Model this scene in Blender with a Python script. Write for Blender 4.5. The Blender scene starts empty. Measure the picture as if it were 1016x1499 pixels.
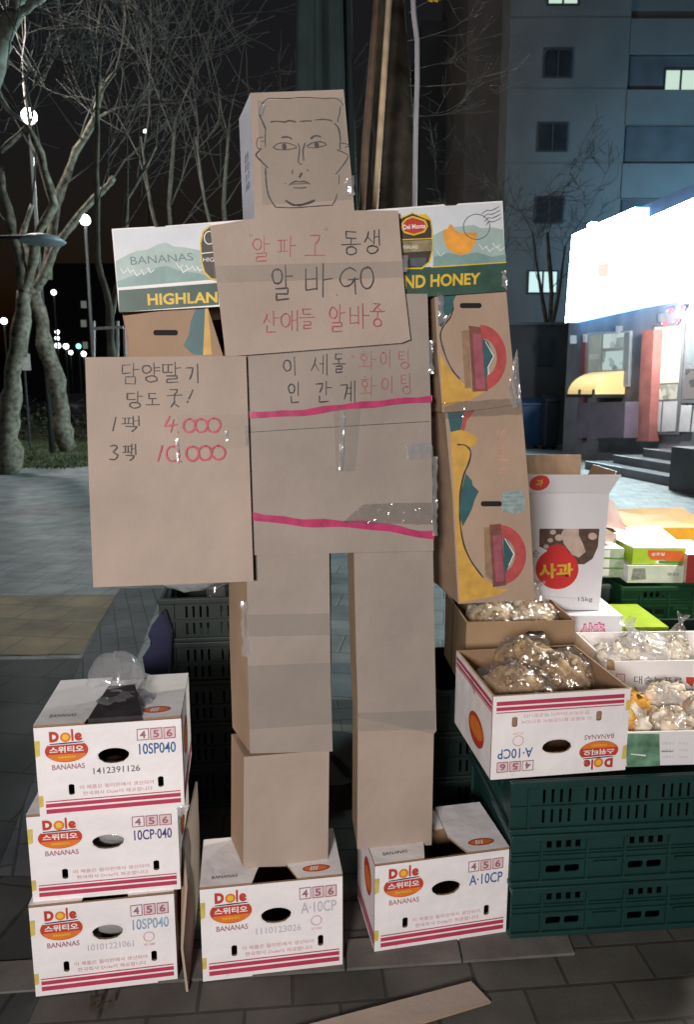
import bpy, math, random
from mathutils import Vector, Matrix
S = bpy.context.scene
COL = S.collection
R = math.radians
random.seed(11)

# ------------------------------------------------------------------ camera, world, lights, exposure
FPX, PITCH, CAMH = 1040.0, R(9.6), 1.5           # focal length in photo pixels (photo 1016 x 1499)
cam = bpy.data.cameras.new('camera')
cam.sensor_fit = 'VERTICAL'; cam.sensor_height = 36.0
cam.lens = 36.0 * FPX / 1499.0
cam.clip_start = 0.05; cam.clip_end = 800
cam.dof.use_dof = True; cam.dof.focus_distance = 1.9; cam.dof.aperture_fstop = 6.5
camo = bpy.data.objects.new('camera', cam); COL.objects.link(camo)
camo.location = (0, 0, CAMH); camo.rotation_euler = (R(90) - PITCH, 0, 0)
S.camera = camo

w = bpy.data.worlds.new('World'); S.world = w; w.use_nodes = True
wn = w.node_tree.nodes; wl = w.node_tree.links
sky = wn.new('ShaderNodeTexSky'); sky.sky_type = 'NISHITA'; sky.sun_disc = False
sky.sun_elevation = R(-2.5); sky.sun_rotation = R(200)
bg = wn['Background']; bg.inputs['Strength'].default_value = 0.1
wl.new(sky.outputs['Color'], bg.inputs['Color'])

sun = bpy.data.lights.new('moonlight', 'SUN'); sun.energy = 0.004; sun.angle = R(0.5); sun.color = (.8, .88, 1)
so = bpy.data.objects.new('moonlight', sun); COL.objects.link(so); so.rotation_euler = (R(50), 0, R(-20))

def lamp(name, loc, target, power, size, color, spread=180):
    l = bpy.data.lights.new(name, 'AREA'); l.energy = power; l.shape = 'DISK'; l.size = size; l.color = color
    l.spread = R(spread)
    o = bpy.data.objects.new(name, l); COL.objects.link(o); o.location = loc
    o.rotation_euler = (Vector(target) - Vector(loc)).to_track_quat('-Z', 'Y').to_euler()
    return o
def point(name, loc, power, rad, color):
    l = bpy.data.lights.new(name, 'POINT'); l.energy = power; l.shadow_soft_size = rad; l.color = color
    o = bpy.data.objects.new(name, l); COL.objects.link(o); o.location = loc
    return o
lamp('street_lamp_light', (-0.85, -2.1, 1.85), (0.1, 1.8, 0.75), 108, 0.7, (1.0, .925, .885), 150)
lamp('added_facade_fill', (12.6, 21.0, 5.9), (14.2, 27, 7.5), 380, .8, (.28, .66, 1.0), 170)  # unseen lamp added to imitate the sign's blue glare on the apartment wall
lamp('stall_bulb_light', (2.1, 2.75, 1.95), (1.1, 2.4, 0.7), 36, 0.18, (1.0, .93, .80), 150)

S.view_settings.view_transform = 'Standard'; S.view_settings.look = 'None'
S.view_settings.exposure = 0; S.view_settings.gamma = 1
S.cycles.max_bounces = 6; S.cycles.transparent_max_bounces = 12
S.cycles.caustics_reflective = False; S.cycles.caustics_refractive = False

# ------------------------------------------------------------------ helpers: rays, frames
cp, sp = math.cos(PITCH), math.sin(PITCH)
def ray(px, py):
    x = (px - 508) / FPX; u = -(py - 749.5) / FPX
    return Vector((x, cp + u * sp, -sp + u * cp))
CAM = Vector((0, 0, CAMH))
def at(px, py, Y):
    d = ray(px, py); return CAM + d * (Y / d.y)
def gnd(px, py, z=0.0):
    d = ray(px, py); return CAM + d * ((z - CAMH) / d.z)
def mpp(Y, py=750):                                # metres per photo pixel at distance Y
    d = ray(508, py); return (Y / d.y) / FPX

class Frame:
    def __init__(s, o, yaw=0.0):
        s.o = Vector(o); s.yaw = R(yaw)
        s.c, s.s = math.cos(s.yaw), math.sin(s.yaw)
    def loc(s, p):
        d = Vector(p) - s.o
        return Vector((d.x * s.c + d.y * s.s, -d.x * s.s + d.y * s.c, d.z))
    def P(s, px, py, y):                           # photo pixel onto this frame's plane y
        a = s.loc(CAM); b = s.loc(CAM + ray(px, py)) - a
        return a + b * ((y - a.y) / b.y)

def thing(name, label, cat, fr, group=None):
    o = bpy.data.objects.new(name, None); COL.objects.link(o)
    o.location = fr.o; o.rotation_euler = (0, 0, fr.yaw); o.empty_display_size = .1
    return tag(o, label, cat, group)
def tag(o, label=None, cat=None, group=None, kind=None):
    if label: o['label'] = label
    if cat: o['category'] = cat
    if group: o['group'] = group
    if kind: o['kind'] = kind
    return o

# ------------------------------------------------------------------ materials
MATS = {}
def ramp(nt, pos, cols):
    n = nt.nodes.new('ShaderNodeValToRGB'); e = n.color_ramp.elements
    while len(e) < len(pos): e.new(.5)
    for i, (p, c) in enumerate(zip(pos, cols)):
        e[i].position = p; e[i].color = (*c, 1)
    return n
def mat(name, col, rough=.7, var=.12, scale=6, bump=0.0, bscale=200, spec=.5, metal=0, col2=None, detail=5):
    if name in MATS: return MATS[name]
    m = bpy.data.materials.new(name); m.use_nodes = True; nt = m.node_tree
    p = nt.nodes['Principled BSDF']; p.inputs['Roughness'].default_value = rough
    p.inputs['Metallic'].default_value = metal; p.inputs['Specular IOR Level'].default_value = spec
    tc = nt.nodes.new('ShaderNodeTexCoord')
    if var > 0:
        n = nt.nodes.new('ShaderNodeTexNoise'); n.inputs['Scale'].default_value = scale; n.inputs['Detail'].default_value = detail
        nt.links.new(tc.outputs['Object'], n.inputs['Vector'])
        lo = tuple(max(0, c * (1 - var)) for c in col) if col2 is None else col2
        hi = tuple(min(1, c * (1 + var)) for c in col) if col2 is None else col
        r = ramp(nt, (.3, .7), (lo, hi)); nt.links.new(n.outputs['Fac'], r.inputs['Fac'])
        nt.links.new(r.outputs['Color'], p.inputs['Base Color'])
    else: p.inputs['Base Color'].default_value = (*col, 1)
    if bump > 0:
        n2 = nt.nodes.new('ShaderNodeTexNoise'); n2.inputs['Scale'].default_value = bscale; n2.inputs['Detail'].default_value = 4
        nt.links.new(tc.outputs['Object'], n2.inputs['Vector'])
        b = nt.nodes.new('ShaderNodeBump'); b.inputs['Strength'].default_value = bump; b.inputs['Distance'].default_value = .002
        nt.links.new(n2.outputs['Fac'], b.inputs['Height']); nt.links.new(b.outputs['Normal'], p.inputs['Normal'])
    MATS[name] = m; return m
def emit(name, col, strength):
    if name in MATS: return MATS[name]
    m = bpy.data.materials.new(name); m.use_nodes = True; nt = m.node_tree
    p = nt.nodes['Principled BSDF']; p.inputs['Base Color'].default_value = (.05, .05, .05, 1)
    p.inputs['Emission Color'].default_value = (*col, 1); p.inputs['Emission Strength'].default_value = strength
    MATS[name] = m; return m
def film(name, tint, gloss, haze, rough=.06, bump=0.0, bscale=40, white=(.85, .85, .87)):
    """clear plastic: mostly see-through, a little milky, glossy"""
    if name in MATS: return MATS[name]
    m = bpy.data.materials.new(name); m.use_nodes = True; nt = m.node_tree; nt.nodes.clear()
    out = nt.nodes.new('ShaderNodeOutputMaterial')
    tr = nt.nodes.new('ShaderNodeBsdfTransparent'); tr.inputs['Color'].default_value = (*tint, 1)
    df = nt.nodes.new('ShaderNodeBsdfDiffuse'); df.inputs['Color'].default_value = (*white, 1)
    gl = nt.nodes.new('ShaderNodeBsdfGlossy'); gl.inputs['Roughness'].default_value = rough
    gl.inputs['Color'].default_value = (1, 1, 1, 1)
    m1 = nt.nodes.new('ShaderNodeMixShader'); m1.inputs[0].default_value = haze
    m2 = nt.nodes.new('ShaderNodeMixShader'); m2.inputs[0].default_value = gloss
    nt.links.new(tr.outputs[0], m1.inputs[1]); nt.links.new(df.outputs[0], m1.inputs[2])
    nt.links.new(m1.outputs[0], m2.inputs[1]); nt.links.new(gl.outputs[0], m2.inputs[2])
    nt.links.new(m2.outputs[0], out.inputs['Surface'])
    if bump:
        tc = nt.nodes.new('ShaderNodeTexCoord'); n = nt.nodes.new('ShaderNodeTexNoise')
        n.inputs['Scale'].default_value = bscale; n.inputs['Detail'].default_value = 3
        nt.links.new(tc.outputs['Object'], n.inputs['Vector'])
        b = nt.nodes.new('ShaderNodeBump'); b.inputs['Strength'].default_value = bump; b.inputs['Distance'].default_value = .01
        nt.links.new(n.outputs['Fac'], b.inputs['Height'])
        nt.links.new(b.outputs['Normal'], gl.inputs['Normal']); nt.links.new(b.outputs['Normal'], df.inputs['Normal'])
    MATS[name] = m; return m
def cardboard(name, col, var=.1):
    """kraft board: fine fibre, faint flute lines, blotches"""
    if name in MATS: return MATS[name]
    m = mat(name, col, .78, var, 5, .25, 260, .35)
    nt = m.node_tree; p = nt.nodes['Principled BSDF']
    src = p.inputs['Base Color'].links[0].from_socket
    tc = nt.nodes.new('ShaderNodeTexCoord'); wv = nt.nodes.new('ShaderNodeTexWave')
    wv.inputs['Scale'].default_value = 60; wv.inputs['Distortion'].default_value = 1.5; wv.bands_direction = 'X'
    nt.links.new(tc.outputs['Object'], wv.inputs['Vector'])
    fn = nt.nodes.new('ShaderNodeTexNoise'); fn.inputs['Scale'].default_value = 420; fn.inputs['Detail'].default_value = 2
    nt.links.new(tc.outputs['Object'], fn.inputs['Vector'])
    b1 = p.inputs['Normal'].links[0].from_node; un = nt.nodes.new('ShaderNodeTexNoise'); un.inputs['Scale'].default_value = 7; un.inputs['Detail'].default_value = 3
    nt.links.new(tc.outputs['Object'], un.inputs['Vector']); b2 = nt.nodes.new('ShaderNodeBump'); b2.inputs['Strength'].default_value = .45; b2.inputs['Distance'].default_value = .02
    nt.links.new(un.outputs['Fac'], b2.inputs['Height']); nt.links.new(b2.outputs['Normal'], b1.inputs['Normal'])
    ad = nt.nodes.new('ShaderNodeMath'); ad.operation = 'MULTIPLY_ADD'; ad.inputs[1].default_value = .05; ad.inputs[2].default_value = .93
    nt.links.new(wv.outputs['Fac'], ad.inputs[0])
    ad2 = nt.nodes.new('ShaderNodeMath'); ad2.operation = 'MULTIPLY_ADD'; ad2.inputs[1].default_value = .16; ad2.inputs[2].default_value = .92
    nt.links.new(fn.outputs['Fac'], ad2.inputs[0])
    mu0 = nt.nodes.new('ShaderNodeMath'); mu0.operation = 'MULTIPLY'
    nt.links.new(ad.outputs[0], mu0.inputs[0]); nt.links.new(ad2.outputs[0], mu0.inputs[1])
    mx = nt.nodes.new('ShaderNodeVectorMath'); mx.operation = 'SCALE'
    nt.links.new(src, mx.inputs[0]); nt.links.new(mu0.outputs[0], mx.inputs['Scale'])
    nt.links.new(mx.outputs[0], p.inputs['Base Color'])
    return m
def dented(m, strength=.4):
    """shallow dents and scuffs for handled board"""
    nt = m.node_tree; p = nt.nodes['Principled BSDF']; tc = nt.nodes.new('ShaderNodeTexCoord'); b1 = p.inputs['Normal'].links[0].from_node
    un = nt.nodes.new('ShaderNodeTexNoise'); un.inputs['Scale'].default_value = 9; un.inputs['Detail'].default_value = 4
    nt.links.new(tc.outputs['Object'], un.inputs['Vector']); b2 = nt.nodes.new('ShaderNodeBump'); b2.inputs['Strength'].default_value = strength; b2.inputs['Distance'].default_value = .02
    nt.links.new(un.outputs['Fac'], b2.inputs['Height']); nt.links.new(b2.outputs['Normal'], b1.inputs['Normal'])
    src = p.inputs['Base Color'].links[0].from_socket; sn = nt.nodes.new('ShaderNodeTexNoise'); sn.inputs['Scale'].default_value = 26; sn.inputs['Detail'].default_value = 8; sn.inputs['Roughness'].default_value = .7
    nt.links.new(tc.outputs['Object'], sn.inputs['Vector']); rr = ramp(nt, (.62, .74), ((1, 1, 1), (.80, .77, .73))); nt.links.new(sn.outputs['Fac'], rr.inputs['Fac'])
    mx = nt.nodes.new('ShaderNodeMix'); mx.data_type = 'RGBA'; mx.blend_type = 'MULTIPLY'; mx.inputs[0].default_value = 1
    nt.links.new(src, mx.inputs[6]); nt.links.new(rr.outputs['Color'], mx.inputs[7]); nt.links.new(mx.outputs[2], p.inputs['Base Color']); return m
def paving(name, c1, c2, mortar, bw, bh, rot=0.0, rough=.7, msize=.006, stain=.35, spec=.4):
    if name in MATS: return MATS[name]
    m = bpy.data.materials.new(name); m.use_nodes = True; nt = m.node_tree
    p = nt.nodes['Principled BSDF']; p.inputs['Roughness'].default_value = rough; p.inputs['Specular IOR Level'].default_value = spec
    tc = nt.nodes.new('ShaderNodeTexCoord'); mp = nt.nodes.new('ShaderNodeMapping'); mp.inputs['Rotation'].default_value = (0, 0, R(rot))
    nt.links.new(tc.outputs['Object'], mp.inputs['Vector'])
    br = nt.nodes.new('ShaderNodeTexBrick'); br.inputs['Scale'].default_value = 1
    br.inputs['Brick Width'].default_value = bw; br.inputs['Row Height'].default_value = bh
    br.inputs['Mortar Size'].default_value = msize; br.inputs['Mortar Smooth'].default_value = .3
    br.inputs['Color1'].default_value = (*c1, 1); br.inputs['Color2'].default_value = (*c2, 1); br.inputs['Mortar'].default_value = (*mortar, 1)
    nt.links.new(mp.outputs[0], br.inputs['Vector'])
    n = nt.nodes.new('ShaderNodeTexNoise'); n.inputs['Scale'].default_value = 3.5; n.inputs['Detail'].default_value = 8
    nt.links.new(tc.outputs['Object'], n.inputs['Vector'])
    r = ramp(nt, (.3, .72), ((1 - stain,) * 3, (1 + stain * .3,) * 3)); nt.links.new(n.outputs['Fac'], r.inputs['Fac'])
    mx = nt.nodes.new('ShaderNodeMix'); mx.data_type = 'RGBA'; mx.blend_type = 'MULTIPLY'; mx.inputs[0].default_value = 1
    nt.links.new(br.outputs['Color'], mx.inputs[6]); nt.links.new(r.outputs['Color'], mx.inputs[7])
    nt.links.new(mx.outputs[2], p.inputs['Base Color'])
    n2 = nt.nodes.new('ShaderNodeTexNoise'); n2.inputs['Scale'].default_value = 90; n2.inputs['Detail'].default_value = 6
    nt.links.new(tc.outputs['Object'], n2.inputs['Vector'])
    ma = nt.nodes.new('ShaderNodeMath'); ma.operation = 'MULTIPLY_ADD'; ma.inputs[1].default_value = .35
    nt.links.new(n2.outputs['Fac'], ma.inputs[0])
    iv = nt.nodes.new('ShaderNodeMath'); iv.operation = 'SUBTRACT'; iv.inputs[0].default_value = 1
    nt.links.new(br.outputs['Fac'], iv.inputs[1]); nt.links.new(iv.outputs[0], ma.inputs[2])
    b = nt.nodes.new('ShaderNodeBump'); b.inputs['Strength'].default_value = .6; b.inputs['Distance'].default_value = .004
    nt.links.new(ma.outputs[0], b.inputs['Height']); nt.links.new(b.outputs['Normal'], p.inputs['Normal'])
    MATS[name] = m; return m

KRAFT = cardboard('kraft_board', (.395, .318, .266))
KRAFT_G = cardboard('greyish_kraft', (.318, .270, .236))
KRAFT_B = cardboard('brown_kraft', (.36, .245, .165))
KRAFT_D = cardboard('inner_kraft', (.30, .19, .115))
WHITE = mat('white_liner_board', (.84, .81, .82), .5, .055, 8, .15, 120, .4)
PAPER = mat('white_print', (.80, .79, .80), .5, .03, 6)
dented(WHITE)
BLACKINK = mat('black_marker', (.035, .03, .03), .6, .3, 60)
REDINK = mat('red_marker', (.36, .075, .075), .6, .25, 60)
PINKINK = mat('faint_red_marker', (.33, .11, .115), .6, .25, 60)
PRICEINK = mat('crimson_marker', (.44, .055, .085), .55, .25, 60)
STRIPE = mat('crimson_print', (.47, .045, .10), .5, .1, 20)
LOGORED = mat('logo_red', (.50, .055, .035), .45, .12, 20)
LOGOORANGE = mat('logo_orange', (.72, .20, .03), .45, .1, 20)
SUNY = mat('logo_yellow', (.85, .50, .06), .45, .1, 20)
NAVY = mat('navy_print', (.03, .035, .12), .5, .1, 20)
PURPLE = mat('violet_print', (.07, .05, .22), .5, .15, 30)
PALEP = mat('faded_print', (.52, .48, .56), .6, .1, 60)
BLUEINK = mat('blue_stamp', (.03, .12, .30), .55, .3, 70)
BROWNINK = mat('plum_print', (.33, .13, .17), .5, .1, 20)
FAINTRED = mat('faint_rose_print', (.60, .32, .36), .55, .1, 20)
GREYINK = mat('grey_stamp', (.13, .13, .14), .6, .2, 60)
TAPE = film('clear_tape', (.88, .885, .87), .018, .05, .28, .10, 24)
TAPE_W = film('crinkled_tape_glint', (.9, .9, .9), .20, .22, .20, .5, 26)  # real tape, with white mixed in to stand for its glints
POLY = film('thin_polythene', (.92, .92, .94), .10, .13, .10, .5, 25)
POLYW = film('milky_polythene', (.9, .9, .92), .10, .34, .14, .6, 30)
RIBBON = mat('pink_ribbon', (.42, .045, .13), .3, .2, 40, .3, 60, .6)

# ------------------------------------------------------------------ mesh builder
class MB:
    def __init__(s): s.v = []; s.f = []; s.m = []; s.mats = []
    def mi(s, m):
        if m not in s.mats: s.mats.append(m)
        return s.mats.index(m)
    def face(s, pts, m):
        b = len(s.v); s.v += [tuple(p) for p in pts]; s.f.append(tuple(range(b, b + len(pts)))); s.m.append(s.mi(m))
    def mesh(s, vs, fs, m):
        b = len(s.v); s.v += [tuple(p) for p in vs]; k = s.mi(m)
        for f in fs: s.f.append(tuple(b + i for i in f)); s.m.append(k)
    def box(s, a, b, m):
        (x0, y0, z0), (x1, y1, z1) = a, b
        vs = [(x0,y0,z0),(x1,y0,z0),(x1,y1,z0),(x0,y1,z0),(x0,y0,z1),(x1,y0,z1),(x1,y1,z1),(x0,y1,z1)]
        s.mesh(vs, [(0,3,2,1),(4,5,6,7),(0,1,5,4),(1,2,6,5),(2,3,7,6),(3,0,4,7)], m)
    def prism(s, front, off, mf, ms):              # front polygon swept by off; front face gets mf
        n = len(front); fr = [Vector(p) for p in front]
        offs = off if isinstance(off, list) else [Vector(off)] * n
        bk = [p + Vector(o) for p, o in zip(fr, offs)]
        s.face(fr, mf)
        b = len(s.v); s.v += [tuple(p) for p in fr + bk]; k = s.mi(ms)
        for i in range(n):
            j = (i + 1) % n; s.f.append((b + i, b + n + i, b + n + j, b + j)); s.m.append(k)
        s.f.append(tuple(b + n + i for i in reversed(range(n)))); s.m.append(k)
    def tube(s, pts, rad, m, seg=6, cap=True):
        pts = [Vector(p) for p in pts]; n = len(pts)
        if not isinstance(rad, (list, tuple)): rad = [rad] * n
        vs = []; ref = Vector((.13, .98, .21))
        for i, p in enumerate(pts):
            t = (pts[min(i + 1, n - 1)] - pts[max(i - 1, 0)])
            if t.length < 1e-9: t = Vector((0, 0, 1))
            t.normalize(); a = t.cross(ref)
            if a.length < .1: a = t.cross(Vector((1, 0, 0)))
            a.normalize(); b = t.cross(a)
            for k in range(seg):
                q = 2 * math.pi * k / seg
                vs.append(p + (a * math.cos(q) + b * math.sin(q)) * rad[i])
        fs = []
        for i in range(n - 1):
            for k in range(seg):
                l = (k + 1) % seg
                fs.append((i*seg + k, i*seg + l, (i+1)*seg + l, (i+1)*seg + k))
        if cap: fs += [tuple(reversed(range(seg))), tuple((n-1)*seg + k for k in range(seg))]
        s.mesh(vs, fs, m)
    def lathe(s, prof, c, m, seg=16):
        vs = []; fs = []; n = len(prof)
        for r, z in prof:
            for k in range(seg):
                q = 2*math.pi*k/seg; vs.append((c[0] + r*math.cos(q), c[1] + r*math.sin(q), c[2] + z))
        for i in range(n - 1):
            for k in range(seg):
                l = (k+1) % seg; fs.append((i*seg+k, i*seg+l, (i+1)*seg+l, (i+1)*seg+k))
        s.mesh(vs, fs, m)
    def build(s, name, parent=None, smooth=False):
        me = bpy.data.meshes.new(name); me.from_pydata(s.v, [], s.f); 
        for m in s.mats: me.materials.append(m)
        me.polygons.foreach_set('material_index', s.m)
        if smooth: me.polygons.foreach_set('use_smooth', [True] * len(me.polygons))
        me.update()
        o = bpy.data.objects.new(name, me); COL.objects.link(o)
        if parent: o.parent = parent
        return o
def bevel(o, wd=.002, seg=2):
    md = o.modifiers.new('bevel', 'BEVEL'); md.width = wd; md.segments = seg; md.limit_method = 'ANGLE'; md.angle_limit = R(40)
    return o

def curve_mesh(build_fn):
    o = build_fn(); COL.objects.link(o); dg = bpy.context.evaluated_depsgraph_get(); dg.update()
    me = bpy.data.meshes.new_from_object(o.evaluated_get(dg))
    vs = [v.co.copy() for v in me.vertices]; fs = [tuple(p.vertices) for p in me.polygons]
    cu = o.data; bpy.data.objects.remove(o); bpy.data.curves.remove(cu); bpy.data.meshes.remove(me)
    return vs, fs
TXT = {}
def text_geo(body, bold):
    if (body, bold) in TXT: return TXT[(body, bold)]
    def f():
        c = bpy.data.curves.new('t', 'FONT'); c.body = body; c.offset = bold; c.resolution_u = 3
        return bpy.data.objects.new('t', c)
    vs, fs = curve_mesh(f)
    x0 = min(v.x for v in vs); x1 = max(v.x for v in vs); y0 = min(v.y for v in vs); y1 = max(v.y for v in vs)
    vs = [((v.x - x0) / max(x1 - x0, 1e-6), 1 - (v.y - y0) / max(y1 - y0, 1e-6)) for v in vs]
    TXT[(body, bold)] = (vs, fs); return vs, fs
def plate_geo(outer, holes, t):
    """flat plate with real holes: 2D outline, thickness t; returns verts (x, depth, y)"""
    def f():
        c = bpy.data.curves.new('p', 'CURVE'); c.dimensions = '2D'; c.fill_mode = 'BOTH'; c.extrude = t / 2
        for loop in [outer] + holes:
            s = c.splines.new('POLY'); s.points.add(len(loop) - 1); s.use_cyclic_u = True
            for q, (x, y) in zip(s.points, loop): q.co = (x, y, 0, 1)
        return bpy.data.objects.new('p', c)
    vs, fs = curve_mesh(f)
    return [Vector((v.x, v.z, v.y)) for v in vs], [tuple(reversed(p)) for p in fs]
def plate(mb, outer, holes, t, fn, mf, mb_, y_mid=0):
    """adds a holed plate; fn maps (x, depth, y) to local space; faces on the -depth side get mf, others mb_"""
    vs, fs = plate_geo(outer, holes, t)
    fr = [f for f in fs if all(abs(vs[i].y + t / 2) < 1e-5 for i in f)]
    st = set(fr); ot = [f for f in fs if f not in st]
    W = [fn(v.x, v.y, v.z) for v in vs]
    mb.mesh(W, fr, mf); mb.mesh(W, ot, mb_)
def rrect(x0, y0, x1, y1, r, n=4):
    out = []
    for cx, cy, a0 in ((x1-r, y0+r, -90), (x1-r, y1-r, 0), (x0+r, y1-r, 90), (x0+r, y0+r, 180)):
        for k in range(n + 1):
            a = R(a0 + 90 * k / n); out.append((cx + r*math.cos(a), cy + r*math.sin(a)))
    return out
def ell(cx, cy, rx, ry, n=28, a0=0, a1=360):
    full = abs(a1 - a0) >= 360
    return [(cx + rx*math.cos(R(a0 + (a1-a0)*k/(n if full else n-1))), cy + ry*math.sin(R(a0 + (a1-a0)*k/(n if full else n-1)))) for k in range(n)]

# ------------------------------------------------------------------ hand lettering: hangul built from pen strokes
def circ(cx=.5, cy=.5, rx=.42, ry=.42, n=13):
    return [(cx + rx*math.sin(2*math.pi*k/n*1.03), cy - ry*math.cos(2*math.pi*k/n*1.03)) for k in range(n + 1)]
JAMO = {
 'ㅇ': [circ()], 'ㄱ': [[(.1,.15),(.85,.12),(.75,.55),(.5,.95)]], 'ㄴ': [[(.15,.1),(.15,.85),(.9,.8)]],
 'ㄷ': [[(.1,.12),(.9,.1)],[(.14,.12),(.13,.88),(.92,.85)]], 'ㄸ': [[(.02,.12),(.45,.1)],[(.05,.12),(.05,.88),(.46,.85)],[(.54,.12),(.98,.1)],[(.56,.12),(.56,.88),(.98,.85)]],
 'ㄹ': [[(.1,.08),(.88,.06),(.86,.45),(.12,.5),(.12,.92),(.92,.88)]],
 'ㅁ': [[(.12,.1),(.14,.9)],[(.12,.1),(.88,.08),(.86,.9)],[(.14,.9),(.88,.88)]],
 'ㅂ': [[(.12,.05),(.15,.92)],[(.82,.03),(.82,.92)],[(.14,.5),(.82,.48)],[(.15,.92),(.83,.9)]],
 'ㅅ': [[(.52,.08),(.4,.5),(.08,.92)],[(.45,.45),(.9,.9)]],
 'ㅈ': [[(.1,.12),(.88,.1),(.5,.5),(.06,.95)],[(.5,.48),(.94,.92)]],
 'ㅌ': [[(.1,.08),(.9,.06)],[(.12,.48),(.85,.46)],[(.12,.08),(.12,.92),(.92,.88)]],
 'ㅍ': [[(.05,.15),(.95,.12)],[(.3,.15),(.33,.85)],[(.68,.13),(.66,.85)],[(.03,.9),(.97,.84)]],
 'ㅎ': [[(.4,.02),(.6,.08)],[(.1,.28),(.9,.25)],circ(.5,.68,.28,.28)],
 'ㅏ': [[(.35,0),(.36,1)],[(.36,.48),(.95,.46)]], 'ㅑ': [[(.35,0),(.36,1)],[(.36,.35),(.92,.33)],[(.36,.62),(.92,.6)]],
 'ㅣ': [[(.5,0),(.52,1)]], 'ㅐ': [[(.2,.04),(.21,.95)],[(.21,.48),(.75,.46)],[(.75,0),(.77,1)]],
 'ㅔ': [[(.0,.45),(.4,.43)],[(.4,.06),(.4,.92)],[(.82,0),(.83,1)]],
 'ㅖ': [[(.0,.35),(.4,.33)],[(.0,.6),(.4,.58)],[(.4,.06),(.4,.92)],[(.82,0),(.84,1)]],
 'ㅗ': [[(.5,.0),(.5,.75)],[(.0,.8),(1,.74)]], 'ㅜ': [[(.0,.2),(1,.15)],[(.52,.18),(.5,1)]], 'ㅡ': [[(.0,.5),(1,.45)]],
}
SYL = {'알':'ㅇㅏㄹ','파':'ㅍㅏ','고':'ㄱㅗ','동':'ㄷㅗㅇ','생':'ㅅㅐㅇ','바':'ㅂㅏ','산':'ㅅㅏㄴ','애':'ㅇㅐ','들':'ㄷㅡㄹ','중':'ㅈㅜㅇ',
 '이':'ㅇㅣ','세':'ㅅㅔ','돌':'ㄷㅗㄹ','화':'ㅎㅘ','팅':'ㅌㅣㅇ','인':'ㅇㅣㄴ','간':'ㄱㅏㄴ','계':'ㄱㅖ','담':'ㄷㅏㅁ','양':'ㅇㅑㅇ','딸':'ㄸㅏㄹ',
 '기':'ㄱㅣ','당':'ㄷㅏㅇ','도':'ㄷㅗ','굿':'ㄱㅜㅅ','팩':'ㅍㅐㄱ','상':'ㅅㅏㅇ','추':'ㅊㅜ'}
GLY = {'1': [[(.75,.0),(.25,1)]], '!': [[(.9,.0),(.35,.68)],[(.22,.9),(.15,1)]], 'G': [[(.85,.15),(.55,.02),(.15,.2),(.02,.5),(.25,.72),(.6,.66),(.75,.5),(.8,.42)],[(.45,.5),(.98,.46)],[(.8,.4),(.82,1)]],
 'O': [circ(.5,.5,.48,.5)], '0': [circ(.5,.5,.46,.48)], '4': [[(.45,.0),(.05,.62),(.95,.55)],[(.72,.22),(.55,1)]],
 '3': [[(.15,.1),(.6,.02),(.85,.2),(.4,.45),(.9,.65),(.6,.95),(.05,.92)]], '.': [[(.4,.9),(.5,1)]], '"': [[(.2,.0),(.3,.5)],[(.7,.0),(.8,.5)]]}
HOR = 'ㅗㅜㅡ'
def glyph(ch):
    if ch in GLY: return GLY[ch]
    j = SYL[ch]; I, V = j[0], j[1]; Fn = j[2] if len(j) > 2 else None
    out = []
    def put(k, x0, y0, x1, y1):
        for st in JAMO[k]: out.append([(x0 + a*(x1-x0), y0 + b*(y1-y0)) for a, b in st])
    if V == 'ㅘ':
        put(I, 0, 0, .6, .55); put('ㅗ', 0, .52, .62, .95); put('ㅏ', .55, 0, 1, 1)
    elif V in HOR:
        if Fn: put(I, .15, 0, .8, .34); put(V, 0, .3, 1, .62); put(Fn, .2, .62, .82, 1)
        else: put(I, .15, .05, .82, .5); put(V, 0, .48, 1, 1)
    else:
        if Fn: put(I, 0, .06, .55, .55); put(V, .5, 0, 1, .62); put(Fn, .15, .62, .88, 1)
        else: put(I, 0, .1, .55, .85); put(V, .5, 0, 1, 1)
    return out

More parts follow.
